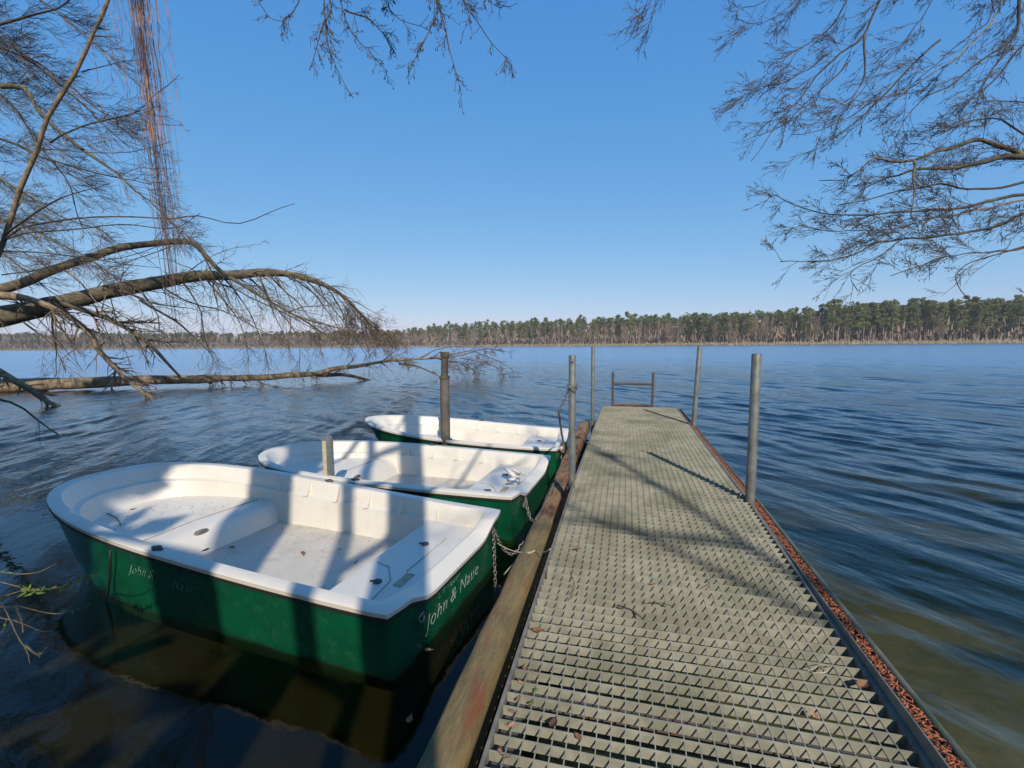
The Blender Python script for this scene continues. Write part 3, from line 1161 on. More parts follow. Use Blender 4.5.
# ------------------------------------------------------------------ bare trees
def smooth_line(pts, step, jit=0.0, seed=0):
    P = np.array(pts, float)
    if len(P) > 2:
        out = []
        ext = np.vstack([2*P[0]-P[1], P, 2*P[-1]-P[-2]])
        for i in range(1, len(ext)-2):
            p0, p1, p2, p3 = ext[i-1:i+3]
            nseg = max(2, int(np.linalg.norm(p2-p1)/step))
            for t in np.linspace(0, 1, nseg, endpoint=False):
                out.append(.5*((2*p1)+(-p0+p2)*t+(2*p0-5*p1+4*p2-p3)*t*t+(-p0+3*p1-3*p2+p3)*t**3))
        out.append(P[-1])
        P = np.array(out)
    else:
        nseg = max(2, int(np.linalg.norm(P[1]-P[0])/step))
        P = P[0]+(P[1]-P[0])*np.linspace(0, 1, nseg+1)[:, None]
    if jit:
        r = np.random.default_rng(seed)
        d = r.normal(size=P.shape)*jit
        d[1:-1] = (d[:-2]+d[1:-1]*2+d[2:])/2.6
        d[0] = 0
        P = P+d
    return P


class Twigs:
    def __init__(s, seed, bias=(0, 0, 0), spread=.8, bud=.0, rmin=.0016, budlen=.03, k=1.0):
        s.k = k
        s.r = np.random.default_rng(seed)
        s.mb = MB()
        s.bud = bud
        s.bias = np.array(bias, float)
        s.spread = spread
        s.rmin = rmin
        s.budlen = budlen
        s.count = 0

    def sprout(s, P, r0, level, dens, length, t0=.15, r1=None):
        """children along polyline P"""
        seg = np.linalg.norm(np.diff(P, axis=0), axis=1)
        d = np.r_[0, np.cumsum(seg)]
        Lt = d[-1]
        n = s.r.poisson(max(Lt*dens*s.k*(1-t0), .3))
        for _ in range(n):
            u = t0+(1-t0)*s.r.random()
            i = min(np.searchsorted(d, u*Lt, side='right')-1, len(P)-2)
            i = max(i, 0)
            f = (u*Lt-d[i])/max(seg[i], 1e-6)
            p = P[i]+(P[i+1]-P[i])*f
            tan = (P[i+1]-P[i])/max(seg[i], 1e-6)
            rn = s.r.normal(size=3)
            rn -= tan*(rn@tan)
            rn /= np.linalg.norm(rn)+1e-9
            dr = tan*.75+rn*s.spread+s.bias*.6
            dr /= np.linalg.norm(dr)
            ln = length*s.r.uniform(.35, 1.1)*(1.1-.55*u)
            k = 4 if level > 0 else 3
            Q = [p]
            st = ln/k
            for j in range(k):
                dr = dr+s.r.normal(size=3)*.13+s.bias*.20
                dr /= np.linalg.norm(dr)
                Q.append(Q[-1]+dr*st)
            Q = np.array(Q)
            ra = max(r0*.5, s.rmin*1.2)
            s.mb.tube(Q, np.linspace(ra, s.rmin, len(Q)), 4 if ra > .008 else 3, cap=False)
            s.count += 1
            if level > 0:
                s.sprout(Q, ra, level-1, dens*2.0, length*.5, .1)
            elif s.bud and s.r.random() < s.bud:
                for _b in range(s.r.integers(1, 3)):
                    e = Q[s.r.integers(1, len(Q))]
                    b = s.budlen*s.r.uniform(.5, 1.2)
                    wd = b*.22
                    dz = np.array([s.r.normal()*.3, s.r.normal()*.3, -1])*b
                    s.mb.add([e, e+dz*.5+[wd, 0, 0], e+dz*.5+[-wd*.5, wd*.87, 0], e+dz*.5+[-wd*.5, -wd*.87, 0], e+dz],
                             [(0, 1, 2), (0, 2, 3), (0, 3, 1), (4, 2, 1), (4, 3, 2), (4, 1, 3)], 1)


def pxline(L_, d0, d1=None):
    """picture points of a limb, taken to their own distances (metres)"""
    d1 = d0 if d1 is None else d1
    n = len(L_)
    return [atd(x, y, d0+(d1-d0)*i/(n-1)) for i, (x, y) in enumerate(L_)]


def limb(par, pts, r0, r1, m_, tw=None, lvl=2, dens=2.0, ln=.8, t0=.1, step=.15, jit=.012, seed=0, n=8, name='limb'):
    P = smooth_line(pts, step, jit, seed)
    rad = np.linspace(1, 0, len(P))**1.15*(r0-r1)+r1
    rad = rad*(1+.07*np.random.default_rng(seed).normal(size=len(P)))
    mb = MB()
    mb.tube(P, rad, n)
    child(mb, name, M[m_], par, True)
    if tw is not None:
        tw.sprout(P, max(r1*1.6, .006), lvl, dens, ln, t0)
    return P


# ---- the fallen tree on the left
ft = thing('fallen_tree', 'large bare fallen tree lying out over the lake on the left', 'tree', (-24.5, 9.0, 0))
tw = Twigs(21, k=1.7, bias=(0, 0, -.25), spread=.75, bud=.25, rmin=.004, budlen=.06)
root_ = np.array([-26., 9.2, .9])
trunkP = [root_]+pxline([(-60, 388), (0, 386), (100, 382), (172, 379), (260, 377)], 18, 21.5)+pxline([(309, 373), (342, 368), (380, 362), (415, 358), (450, 357)], 22.2, 25)
limb(ft, trunkP, .36, .05, 'barkpale', tw, 1, 1.2, 1.6, .45, .5, .03, 1, 12, 'trunk')
r2 = np.array([-25.5, 10.0, 1.6])
bigP = [r2]+pxline([(-70, 326), (0, 318), (63, 303), (109, 292), (164, 283), (200, 277), (260, 273), (285, 274), (315, 281), (339, 292), (353, 306), (369, 322), (388, 338)], 16, 21)
P2 = limb(ft, bigP, .47, .03, 'bark', tw, 1, 1.8, 2.2, .35, .5, .03, 2, 12)
l3 = limb(ft, [r2+[0, 0, .4]]+pxline([(-50, 302), (0, 291), (60, 268), (109, 251), (153, 243), (189, 240), (205, 255), (225, 276)], 15.5, 17.5)+pxline([(255, 292), (300, 318), (340, 345)], 17.8, 19), (.25), .02, 'bark', tw, 1, 1.5, 2.0, .35, .45, .03, 3, 10)
limb(ft, pxline([(-30, 290), (0, 295), (29, 299), (69, 315), (89, 332), (100, 352), (120, 372), (135, 386), (157, 400)], 15.6, 16.2), .14, .06, 'barkpale', tw, 1, 1.9, 1.6, .1, .35, .03, 4, 8)
limb(ft, pxline([(60, 303), (80, 309), (120, 323), (149, 343), (166, 360), (182, 377)], 16.2, 17.8), .11, .045, 'bark', tw, 1, 2.2, 1.7, .1, .35, .03, 5, 8)
limb(ft, pxline([(-40, 355), (0, 372), (20, 386), (43, 398), (60, 408)], 13.8, 14.2), .13, .06, 'barkpale', tw, 1, 1.2, 1.0, .2, .35, .03, 6, 8)
limb(ft, pxline([(-20, 393), (10, 402), (35, 418), (60, 438)], 9.0, 9.3), .03, .012, 'barkdark', tw, 1, 1.2, .6, .2, .2, .02, 66, 6)
limb(ft, pxline([(315, 374), (347, 375), (365, 378), (382, 383)], 23, 24), .13, .06, 'barkdark', tw, 1, 1, 1.0, .1, .35, .03, 7, 8)
limb(ft, pxline([(399, 364), (416, 366), (438, 376)], 24, 24.6), .07, .03, 'barkdark', tw, 1, 1.5, .8, .1, .3, .02, 8, 6)
limb(ft, pxline([(80, 371), (140, 300), (175, 322), (210, 352)][1:], 16.5, 17.5), .06, .02, 'barkdark', tw, 1, 1.3, .9, .1, .3, .03, 9, 6)
# drooping side branches of the big limb
drops = [[(183, 283), (200, 312), (203, 338), (221, 368)], [(140, 290), (157, 318), (160, 345)], [(205, 278), (228, 305), (245, 335), (248, 362)], [(222, 276), (250, 312), (262, 345), (268, 372)],
         [(245, 274), (275, 305), (297, 338), (300, 368)], [(265, 273), (295, 300), (318, 330), (322, 362)], [(290, 275), (320, 300), (340, 330), (352, 358)], [(305, 279), (330, 305), (352, 333), (372, 356)],
         [(325, 286), (345, 318), (360, 345), (368, 362)], [(340, 294), (362, 322), (385, 350), (398, 362)], [(350, 304), (378, 326), (402, 344)], [(23, 322), (55, 345), (63, 372)], [(200, 277), (240, 292), (300, 322), (345, 345)],
         [(160, 284), (185, 300), (240, 318), (290, 345)], [(120, 290), (150, 303), (210, 312)], [(230, 276), (262, 296), (330, 318)]]
for i, dl in enumerate(drops):
    d0 = 16.5+(dl[0][0]-100)/260*4.2
    limb(ft, pxline(dl, d0, d0+.6), .036, .010, 'bark', tw, 1, 2.2, 1.7, .10, .35, .04, 30+i, 5)
tg_ = np.random.default_rng(91)
for i in range(34):
    Pp, lo_, hi_ = ((P2, .28, .95) if i % 3 else (l3, .2, .9))
    st = Pp[int(len(Pp)*tg_.uniform(lo_, hi_))]
    d = np.array([tg_.uniform(-.2, .9), tg_.uniform(-.5, .5), tg_.uniform(-.9, .35)])
    ln_k = tg_.uniform(1.6, 3.6)
    pts = [st]
    for k in range(4):
        d = d/np.linalg.norm(d)+np.array([tg_.normal()*.15, tg_.normal()*.15, -.16])
        nx = pts[-1]+d/np.linalg.norm(d)*ln_k/4
        if nx[2] < -.1:
            break
        pts.append(nx)
    if len(pts) > 2:
        limb(ft, pts, tg_.uniform(.02, .045), .008, 'bark' if i % 2 else 'barkpale', tw, 1, 1.7, 1.1, .1, .3, .03, 700+i, 5)
# thick twig tangle near the tip of the limb and the brush at the tip of the trunk
P = smooth_line(pxline([(335, 295), (360, 320), (388, 345), (408, 360)], 20.5, 21.5), .3)
tw.sprout(P, .02, 2, 3.0, 1.5, 0.0)
P = smooth_line(pxline([(300, 330), (340, 330), (392, 338)], 20.5, 21.5), .3)
tw.sprout(P, .02, 2, 2.2, 1.4, 0.0)
for i, dl in enumerate([[(445, 357), (470, 352), (500, 362), (515, 372)], [(430, 357), (455, 363), (485, 374)], [(450, 357), (485, 350), (512, 353)], [(420, 358), (440, 349), (465, 346)], [(460, 358), (490, 364), (506, 376)], [(440, 358), (470, 366), (478, 380)]]):
    P = limb(ft, pxline(dl, 24.5, 25.5), .04, .012, 'twigbrown', tw, 2, 2.6, 1.0, .1, .3, .04, 60+i, 5)
child(tw.mb, 'crown', [M['twigbrown'], M['catkinbrown']], ft)
print("fallen", tw.count); import mathutils; print("WN", water.data.polygons[1000].normal, water.data.polygons[-1].normal)

# ---- standing bare tree on the left bank, fine crown
lt_ = thing('bare_tree', 'bare tree on the left bank with a dense veil of fine twigs', 'tree', (-17.5, 6.6, .5))
tw = Twigs(22, k=1.5, bias=(.35, .25, -.12), spread=.7, bud=.15, rmin=.0028, budlen=.04)
base = np.array([-17.5, 6.6, .2])
hub = atd(-150, 60, 11)
limb(lt_, [base, base*.6+hub*.4+np.array([-.4, 0, .3]), hub, atd(-120, -150, 11.5)], .30, .12, 'bark', None, seed=70, n=10, step=.5, name='trunk')
for i, (L_, d0, d1, r0) in enumerate([
        ([(-140, 90), (-60, 50), (0, 24), (44, 12), (80, -6)], 11, 10, .09), ([(-150, 60), (-60, 80), (0, 86), (23, 88), (35, 105), (50, 123), (79, 146), (117, 173), (150, 200), (180, 232)], 11, 9.5, .10),
        ([(-150, 60), (-80, 110), (0, 140), (50, 160), (110, 176), (150, 188)], 11, 10, .06), ([(-140, 120), (-50, 150), (10, 185), (60, 215), (110, 235)], 11, 10.5, .06),
        ([(-150, 60), (-70, 40), (10, 50), (60, 85), (100, 120), (130, 150)], 11, 10, .06), ([(-150, 40), (-60, -20), (20, -10), (80, 30), (110, 65)], 11, 10, .06),
        ([(-150, 60), (-60, 60), (5, 100), (45, 150), (70, 190), (80, 230)], 11, 10.2, .05), ([(-140, 130), (-50, 200), (20, 225), (80, 255), (120, 280)], 11.5, 11, .05),
        ([(-150, 0), (-60, 10), (30, 60), (85, 100), (120, 122)], 11, 10, .05), ([(-150, 100), (-40, 210), (10, 260), (60, 300)], 11.5, 11, .05)]):
    limb(lt_, pxline(L_, d0, d1), r0, .010, 'bark' if i % 2 else 'barkdark', tw, 2, 2.5, 1.65, .28, .35, .03, 71+i, 6)
child(tw.mb, 'crown', [M['twigbrown'], M['catkinbrown']], lt_)
print('left twigs', tw.count)

# ---- pale leaning sapling with side branches
sap = thing('leaning_sapling', 'pale leaning young tree on the left bank with long bare side branches', 'tree', (-13.6, 5.0, .4))
tw = Twigs(23, k=1.3, bias=(.3, .2, .05), spread=.6, bud=.3, rmin=.0028, budlen=.035)
limb(sap, [np.array([-13.6, 5.0, .1])]+pxline([(-40, 330), (4, 240), (20, 190), (38, 149), (48, 117), (76, 73), (94, 32), (106, 5), (118, -30)], 9.6, 8.8), .062, .03, 'barkpale', tw, 0, 1.2, .7, .5, .5, .006, 90, 8, 'trunk')
for i, (L_, r0) in enumerate([([(4, 240), (20, 228), (55, 221), (95, 218), (137, 217), (170, 219), (197, 216), (240, 224), (270, 213), (295, 203)], .022), ([(5, 240), (25, 234), (49, 231), (85, 228), (120, 225), (164, 228), (186, 222), (200, 213)], .020),
                              ([(8, 232), (35, 212), (60, 199), (85, 190), (110, 183)], .022), ([(0, 251), (35, 252), (77, 257), (110, 262), (160, 268)], .018), ([(50, 143), (70, 132), (91, 123), (115, 118), (133, 114), (145, 106), (152, 98), (165, 87), (179, 75)], .016),
                              ([(82, 72), (100, 67), (123, 61), (140, 59)], .012), ([(38, 149), (60, 150), (95, 153), (130, 152), (160, 145), (172, 143)], .012), ([(120, 120), (150, 124), (184, 126)], .006), ([(2, 275), (30, 272), (70, 262), (120, 258), (175, 240)], .014)]):
    limb(sap, pxline(L_, 9.3, 8.8), r0, .006, 'barkdark', tw, 1, 1.1, .45, .2, .3, .012, 91+i, 5)
child(tw.mb, 'crown', [M['twigbrown'], M['catkinbrown']], sap)

# ---- weeping tree on the near left bank with a red bundle of hanging twigs
wt = thing('weeping_tree', 'weeping tree with a long red brown bundle of hanging twigs', 'tree', (-8.2, 1.6, .5))
top = atd(132, -70, 6.0)
wb_ = np.array([-8.2, 1.6, .2])
limb(wt, [wb_, wb_+[.2, .2, 3.], wb_+[.5, .5, 6.0], wb_+[.9, .8, 8.5]], .2, .06, 'bark', None, seed=100, n=10, step=.4, name='trunk')
limb(wt, [wb_+[.4, .4, 5.4], (wb_+[.4, .4, 5.4])*.5+top*.5+np.array([0, 0, .5]), top, top+np.array([.9, .4, -.35])], .08, .02, 'bark', None, seed=101, n=7, step=.3)
hb = MB()
hr = np.random.default_rng(31)
for i in range(52):
    core = hr.random() < .72
    sx_ = hr.normal()*(.042 if core else .34)-(0 if core else .2)
    sy_ = hr.normal()*.06
    p = np.array([top[0]+sx_*1.2, top[1]+sy_, top[2]-.1+.25*hr.random()])
    endz = (hr.uniform(1.9, 3.6) if core else hr.uniform(3.8, 5.9))
    n = 12
    drift = np.array([.22, .06]) if core else np.array([hr.normal()*.12+.15, .05])
    zs_ = np.linspace(p[2], endz, n)
    Q = np.stack([p[0]-sx_*(.75 if core else .35)*np.linspace(0, 1, n)**.7+drift[0]*np.linspace(0, 1, n)**1.2+np.cumsum(hr.normal(size=n)*.017),
                  np.full(n, p[1])+drift[1]*np.linspace(0, 1, n)+np.cumsum(hr.normal(size=n)*.012), zs_], 1)
    hb.tube(Q, np.linspace(.0046, .002, n), 3, cap=False)
    for k in range(2, n):
        if hr.random() < .6:
            d = np.array([hr.normal()*.07, hr.normal()*.07, -.12*hr.random()-.04])
            hb.tube([Q[k], Q[k]+d*.6, Q[k]+d+[0, 0, -.05]], [.0026, .002, .0016], 3, cap=False)
child(hb, 'hanging_twigs', M['redtwig'], wt)

# ---- bank trees behind the camera: their trunks throw the bars of shade over the boats


def bank_tree(label, q, t_, r, h, seed, limbs=(), lean=0.0, crown=True, m_='bark', mb_cb=None):
    b = perp*q-trav*t_
    z0 = float(ground_z(b[0], b[1]))
    o = thing('alder_tree', label, 'tree', (b[0], b[1], z0), 'bare alder trees on the bank')
    tp_ = np.array([b[0]+lean*perp[0], b[1]+lean*perp[1], h])
    bz_ = np.array([b[0], b[1], z0-.2])
    P = smooth_line([bz_, bz_*.6+tp_*.4+[.03, 0, 0], tp_], .5, .012, seed)
    mbt = MB()
    mbt.tube(P, np.linspace(1.0, .55, len(P))*r, 12)
    child(mbt, 'trunk', M[m_], o, True)
    return o, P


trs = []
o1, Pa = bank_tree('alder tree standing behind the boats on the near bank, thick trunk', -1.57, 4.4, .345, 10.5, 110)
o2, Pb = bank_tree('slender alder tree on the near bank between two thicker ones', -.735, 5.0, .100, 9.5, 111)
o3, Pc = bank_tree('alder tree on the near bank right of the slender one', -.20, 4.1, .235, 10.5, 112)
o4, Pd = bank_tree('leftmost thick alder tree on the near bank', -3.42, 3.4, .45, 10.0, 113)

# branches hanging into the top of the picture, from the tree right of the slender one
tw = Twigs(24, k=2.2, bias=(0, .1, -.22), spread=.75, bud=.75, rmin=.0018, budlen=.03)
ltop = atd(380, -120, 4.6)
P = limb(o3, [Pc[-6], Pc[-6]*.5+ltop*.5+np.array([0, 0, .8]), ltop, atd(260, -90, 4.8)], .10, .03, 'bark', None, seed=120, n=8, step=.3)
for i, (L_, d0) in enumerate([([(300, -90), (325, -40), (324, 0), (327, 30), (330, 50), (341, 76), (352, 98)], 4.6), ([(370, -110), (345, -30), (342, 0), (352, 30), (366, 50), (388, 72)], 4.6), ([(400, -110), (425, -40), (437, 0), (430, 28), (418, 52), (412, 70)], 4.5),
                              ([(430, -60), (437, 0), (447, 30), (453, 62), (462, 95)], 4.5), ([(440, -110), (455, -40), (463, 0), (480, 25), (492, 42), (512, 66)], 4.4), ([(290, -60), (305, -20), (295, 10), (282, 22), (265, 16)], 4.8),
                              ([(400, -100), (385, -40), (388, 0), (394, 15), (430, 30)], 4.7), ([(325, -10), (330, 10), (318, 40), (310, 70)], 4.7), ([(345, 10), (372, 22), (395, 50)], 4.7), ([(500, -90), (490, -30), (485, -5), (500, 8)], 4.4)]):
    limb(o3, pxline(L_, d0, d0-.3), .011, .003, 'twig', tw, 1, 6.5, .26, .12, .1, .008, 121+i, 5)
child(tw.mb, 'crown', [M['twig'], M['catkinbrown']], o3)
print('mid twigs', tw.count)
# light crowns higher up, for the shade they cast
for o, P, sd_ in ((o1, Pa, 140), (o2, Pb, 141), (o4, Pd, 142)):
    tw = Twigs(sd_, bias=(0, 0, .15), spread=.9, rmin=.003)
    rr_ = np.random.default_rng(sd_)
    for k in range(5):
        s = P[-1-k*2]
        a = rr_.uniform(0, 6.28)
        e = s+np.array([math.cos(a)*2.2, math.sin(a)*2.2, 1.2])
        limb(o, [s, (s+e)/2+np.array([0, 0, -.1]), e], .06, .015, 'bark', tw, 1, 2.5, .9, .2, .3, .03, sd_*10+k, 6)
    child(tw.mb, 'crown', M['twig'], o)

o7 = thing('alder_tree', 'alder on the near bank whose fine crown dapples the jetty grating', 'tree', (6.9, -9.0, .6), 'bare alder trees on the bank')
tw = Twigs(143, k=2.6, bias=(-.1, .2, .05), spread=.9, rmin=.003)
P7 = limb(o7, [np.array([6.9, -9.0, .2]), np.array([6.8, -8.9, 6.]), np.array([6.7, -8.8, 12.5])], .11, .03, 'bark', None, seed=145, n=10, step=.4, name='trunk')
rr_ = np.random.default_rng(6)
for k in range(9):
    s_ = P7[-1-k*2 % 14]
    e = s_+np.array([rr_.uniform(-2.6, .8), rr_.uniform(-.8, 1.6), rr_.uniform(-.3, .7)])
    limb(o7, [s_, (s_+e)/2+np.array([0, 0, .15]), e], .04, .01, 'bark', tw, 2, 2.2, .55, .45, .2, .02, 1460+k, 6)
child(tw.mb, 'crown', M['twig'], o7)

# ---- tree on the right bank: upper right branches
o5 = thing('alder_tree', 'bare alder on the right bank, thin branches across the upper right sky', 'tree', (5.8, .7, .2), 'bare alder trees on the bank')
tw = Twigs(25, k=2.1, bias=(-.28, .12, -.10), spread=.55, bud=.55, rmin=.0020, budlen=.028)
bs_ = np.array([5.8, .7, .0])
t5 = np.array([5.6, 1.0, 9.0])
P5 = limb(o5, [bs_, bs_*.5+t5*.5+[.1, 0, 0], t5], .24, .10, 'bark', None, seed=150, n=12, step=.5, name='trunk')
anch = P5[-4]
for i, (L_, d0, d1, r0, mm) in enumerate([
        ([(1060, -120), (1010, -20), (1004, 0), (991, 24), (959, 55), (935, 72), (912, 85), (892, 95), (872, 102), (845, 105), (821, 99)], 6.2, 5.6, .045, 'barkpale'),
        ([(960, -120), (900, -40), (880, 0), (864, 35), (840, 55), (817, 75), (803, 95), (790, 110), (772, 132), (752, 160)], 6.2, 5.4, .028, 'twig'),
        ([(990, -90), (992, 10), (970, 35), (940, 60), (905, 92), (880, 112)], 6.0, 5.6, .028, 'twig'),
        ([(864, 35), (866, 63), (862, 83), (850, 97), (841, 105)], 5.8, 5.6, .014, 'twig'), ([(980, -100), (932, 0), (912, 32), (888, 59), (868, 80), (840, 118)], 6.2, 5.6, .020, 'twig'),
        ([(1040, -80), (1018, 0), (1018, 32), (995, 52), (971, 67), (950, 85), (928, 95), (905, 118), (895, 140)], 6.2, 5.8, .026, 'twig'), ([(1005, 50), (985, 80), (975, 110), (960, 125)], 6.2, 6.0, .014, 'twig'),
        ([(900, -80), (855, -10), (830, 25), (800, 50), (775, 60)], 6.0, 5.4, .016, 'twig'), ([(860, -90), (815, -20), (785, 10), (760, 25), (735, 20)], 5.8, 5.2, .014, 'twig'), ([(850, 60), (815, 95), (780, 125), (755, 135)], 5.7, 5.4, .010, 'twig'),
        ([(820, -70), (790, -30), (765, 0), (745, 8)], 5.6, 5.2, .010, 'twig'), ([(940, 40), (900, 78), (850, 128), (815, 150), (790, 158)], 5.9, 5.6, .014, 'twig'), ([(710, -90), (660, -30), (655, 0), (648, 28)], 5.2, 5.0, .008, 'twig'),
        ([(820, 60), (790, 80), (760, 86), (742, 92)], 5.7, 5.4, .008, 'twig'), ([(870, 102), (845, 120), (820, 130), (790, 135)], 5.7, 5.4, .008, 'twig'), ([(1050, 20), (1010, 60), (985, 90), (960, 100)], 6.4, 6.1, .02, 'twig')]):
    pts = pxline(L_, d0, d1)
    if L_[0][1] < -50:
        pts = [anch*.6+pts[0]*.4+np.array([0, 0, .5])]+pts if i % 2 == 0 else pts
    limb(o5, ([anch]+pts) if L_[0][1] < -50 and i % 2 == 0 else pts, r0, .004, mm, tw, 2, 2.6, .70, .3 if i % 2 == 0 else .1, .15, .012, 151+i, 6)
child(tw.mb, 'crown', [M['twig'], M['catkinbrown']], o5)
print('right top twigs', tw.count)

# ---- leaning tree on the right, thick mossy limbs
o6 = thing('alder_tree', 'bare leaning alder with thick mossy limbs reaching in from right', 'tree', (9.2, 5.2, .2), 'bare alder trees on the bank')
tw = Twigs(26, k=2.2, bias=(-.25, .05, .02), spread=.6, bud=.4, rmin=.0025, budlen=.032)
bs_ = np.array([9.2, 5.2, .0])
hub = atd(1130, 190, 7.6)
limb(o6, [bs_, bs_*.6+hub*.4+[.5, -.2, .2], hub, hub+np.array([-.3, .2, 3.5])], .26, .12, 'bark', None, seed=170, n=12, step=.4, name='trunk')
for i, (L_, d0, d1, r0, mm, ds) in enumerate([
        ([(1130, 190), (1060, 165), (1024, 156), (1009, 148), (981, 141), (965, 143), (948, 148), (930, 153), (912, 160), (890, 162), (873, 160), (858, 171), (843, 180), (820, 180)], 7.6, 7.0, .085, 'bark', 2.6),
        ([(1024, 157), (1006, 156), (985, 161), (967, 166), (945, 170), (920, 170), (898, 176), (881, 181), (860, 192)], 7.5, 7.1, .065, 'barkdark', 2.6),
        ([(1130, 195), (1070, 190), (1024, 195), (995, 201), (967, 206), (940, 210), (912, 211), (890, 214), (873, 217), (845, 215), (820, 214), (797, 206), (776, 195)], 7.6, 6.9, .05, 'barkdark', 3.0),
        ([(1130, 195), (1070, 205), (1024, 214), (1000, 224), (978, 231), (945, 236), (906, 238), (890, 241), (873, 243), (855, 253), (837, 260), (810, 262), (782, 261)], 7.6, 6.9, .045, 'barkdark', 3.0),
        ([(1090, 190), (1024, 200), (980, 210), (950, 215), (928, 218), (922, 228)], 7.4, 7.1, .03, 'barkpale', 2.5), ([(914, 160), (914, 170), (913, 190), (910, 214), (918, 221), (925, 230)], 7.0, 7.0, .025, 'barkpale', .5),
        ([(1130, 200), (1060, 235), (1024, 247), (984, 259), (965, 265), (953, 274), (958, 284), (970, 298)], 7.6, 7.0, .025, 'twig', 1.2), ([(1024, 248), (990, 252), (955, 255), (920, 266), (890, 275)], 7.3, 7.0, .018, 'twig', 2.6),
        ([(1024, 182), (1000, 188), (975, 190), (940, 185), (900, 192), (870, 200), (835, 205)], 7.5, 7.0, .03, 'twig', 2.6), ([(1060, 160), (1024, 135), (990, 120), (950, 128), (920, 140)], 7.6, 7.2, .025, 'twig', 2.4),
        ([(1090, 170), (1040, 110), (1000, 100), (970, 108)], 7.8, 7.5, .025, 'twig', 2.4), ([(905, 238), (880, 255), (850, 275), (860, 290)], 7.1, 6.9, .012, 'twig', 2.0), ([(960, 205), (920, 222), (880, 230), (840, 232), (800, 225)], 7.2, 6.9, .015, 'twig', 2.6)]):
    limb(o6, pxline(L_, d0, d1), r0*.78, .006, mm, tw, 2, ds, .82, .2, .15, .014, 171+i, 7)
limb(o6, pxline([(1040, 284), (1024, 292), (1016, 287)], 6, 6), .008, .003, 'twig', tw, 0, 5, .2, 0, .1, .004, 199, 4)
child(tw.mb, 'crown', [M['twig'], M['catkinbrown']], o6)
print('right twigs', tw.count)

# ---- budding shrub at the left edge of the picture
shb = thing('shrub', 'budding shrub with thin arching stems and small yellow green leaves over the water', 'shrub', (-3.3, -.2, 0))
lf = MB()
sr = np.random.default_rng(44)


def leaflet(p, d, s, mb):
    d = np.array(d)/np.linalg.norm(d)
    sd_ = np.cross(d, [0, 0, 1.])+sr.normal(size=3)*.3
    sd_ /= np.linalg.norm(sd_)
    nn = np.cross(d, sd_)
    p = np.array(p)
    mb.add([p, p+d*s*.4+sd_*s*.26+nn*s*.06, p+d*s, p+d*s*.4-sd_*s*.26+nn*s*.06], [(0, 1, 2), (0, 2, 3)])


rt = np.array([-3.3, -.2, -.05])
for i, (L_, lv) in enumerate([([(-60, 560), (0, 583), (20, 589), (35, 591), (60, 586), (72, 582), (90, 574)], 1.), ([(-60, 590), (0, 607), (20, 605), (45, 612), (65, 612), (80, 609), (90, 605)], .4), ([(-50, 540), (0, 600), (15, 632), (25, 648), (31, 662)], .2),
                              ([(-60, 565), (0, 572), (30, 573), (50, 567), (70, 556)], .3), ([(-40, 610), (0, 618), (18, 625), (35, 629), (52, 631)], .5), ([(25, 645), (38, 655), (48, 646)], .3), ([(-50, 600), (0, 596), (20, 592), (40, 590)], .5), ([(16, 605), (20, 618), (24, 632)], .3), ([(-40, 650), (0, 632), (6, 620)], .4)]):
    pts = pxline(L_, 2.35, 2.2)
    if L_[0][0] <= -40:
        pts = [rt, rt*.4+pts[0]*.6+np.array([0, 0, .25])]+pts
    P = smooth_line(pts, .05, .004, i)
    mb = MB()
    mb.tube(P, np.linspace(.006, .0018, len(P)), 5)
    child(mb, 'stem', M['shrub'], shb, True)
    for k in range(len(P)//2, len(P)):
        near_tip = k > len(P)*.82
        if sr.random() < (.95 if near_tip and lv >= 1 else .55*lv+.15):
            for _ in range(3 if (near_tip and lv >= 1) else 1):
                leaflet(P[k], (sr.normal(), sr.normal(), sr.normal()-.3), sr.uniform(.03, .05) if (near_tip and lv >= 1) else sr.uniform(.012, .028), lf)
child(lf, 'leaves', M['leafgreen'], shb)

# ------------------------------------------------------------------ far shore forest
fr_ = np.random.default_rng(77)


def clump_faces(mb, c, rad, n, size, flat=.7):
    for _ in range(n):
        d = fr_.normal(size=3)
        d /= np.linalg.norm(d)
        p = c+d*rad*fr_.uniform(.35, 1)*np.array([1, 1, flat])
        u = fr_.normal(size=3)
        u /= np.linalg.norm(u)
        v = np.cross(u, fr_.normal(size=3))
        v /= np.linalg.norm(v)+1e-9
        s = size*fr_.uniform(.5, 1.2)
        mb.add([p-u*s*.5, p+v*s*.4, p+u*s*.5, p-v*s*.4], [(0, 1, 2, 3)])


def pine_meshes(h, low):
    tr_ = MB()
    bend = fr_.normal(size=2)*.3
    P = [(0, 0, -.5), (bend[0]*.4, bend[1]*.4, h*.4), (bend[0], bend[1], h*.72), (bend[0]*.6, bend[1]*.6, h*.97)]
    tr_.tube(P, [.24, .20, .13, .04], 6)
    cr = MB()
    for k in range(fr_.integers(17, 23)):
        z = h*(low+(1-low)*fr_.random()**.8)
        u = (z/h-low)/(1-low)
        rad = (2.6*(1-u)**.6+.5)*fr_.uniform(.5, 1.0)
        a = fr_.uniform(0, 6.28)
        clump_faces(cr, np.array([math.cos(a)*rad*.8, math.sin(a)*rad*.8, z]), fr_.uniform(1.0, 1.8)*(1.15-.35*u), 42, .85, .65)
        tr_.tube([(0, 0, z-.4), (math.cos(a)*rad*.8, math.sin(a)*rad*.8, z)], [.06, .02], 3, cap=False)
    clump_faces(cr, np.array([0, 0, h*.95]), 1.5, 46, .8, .7)
    return tr_, cr


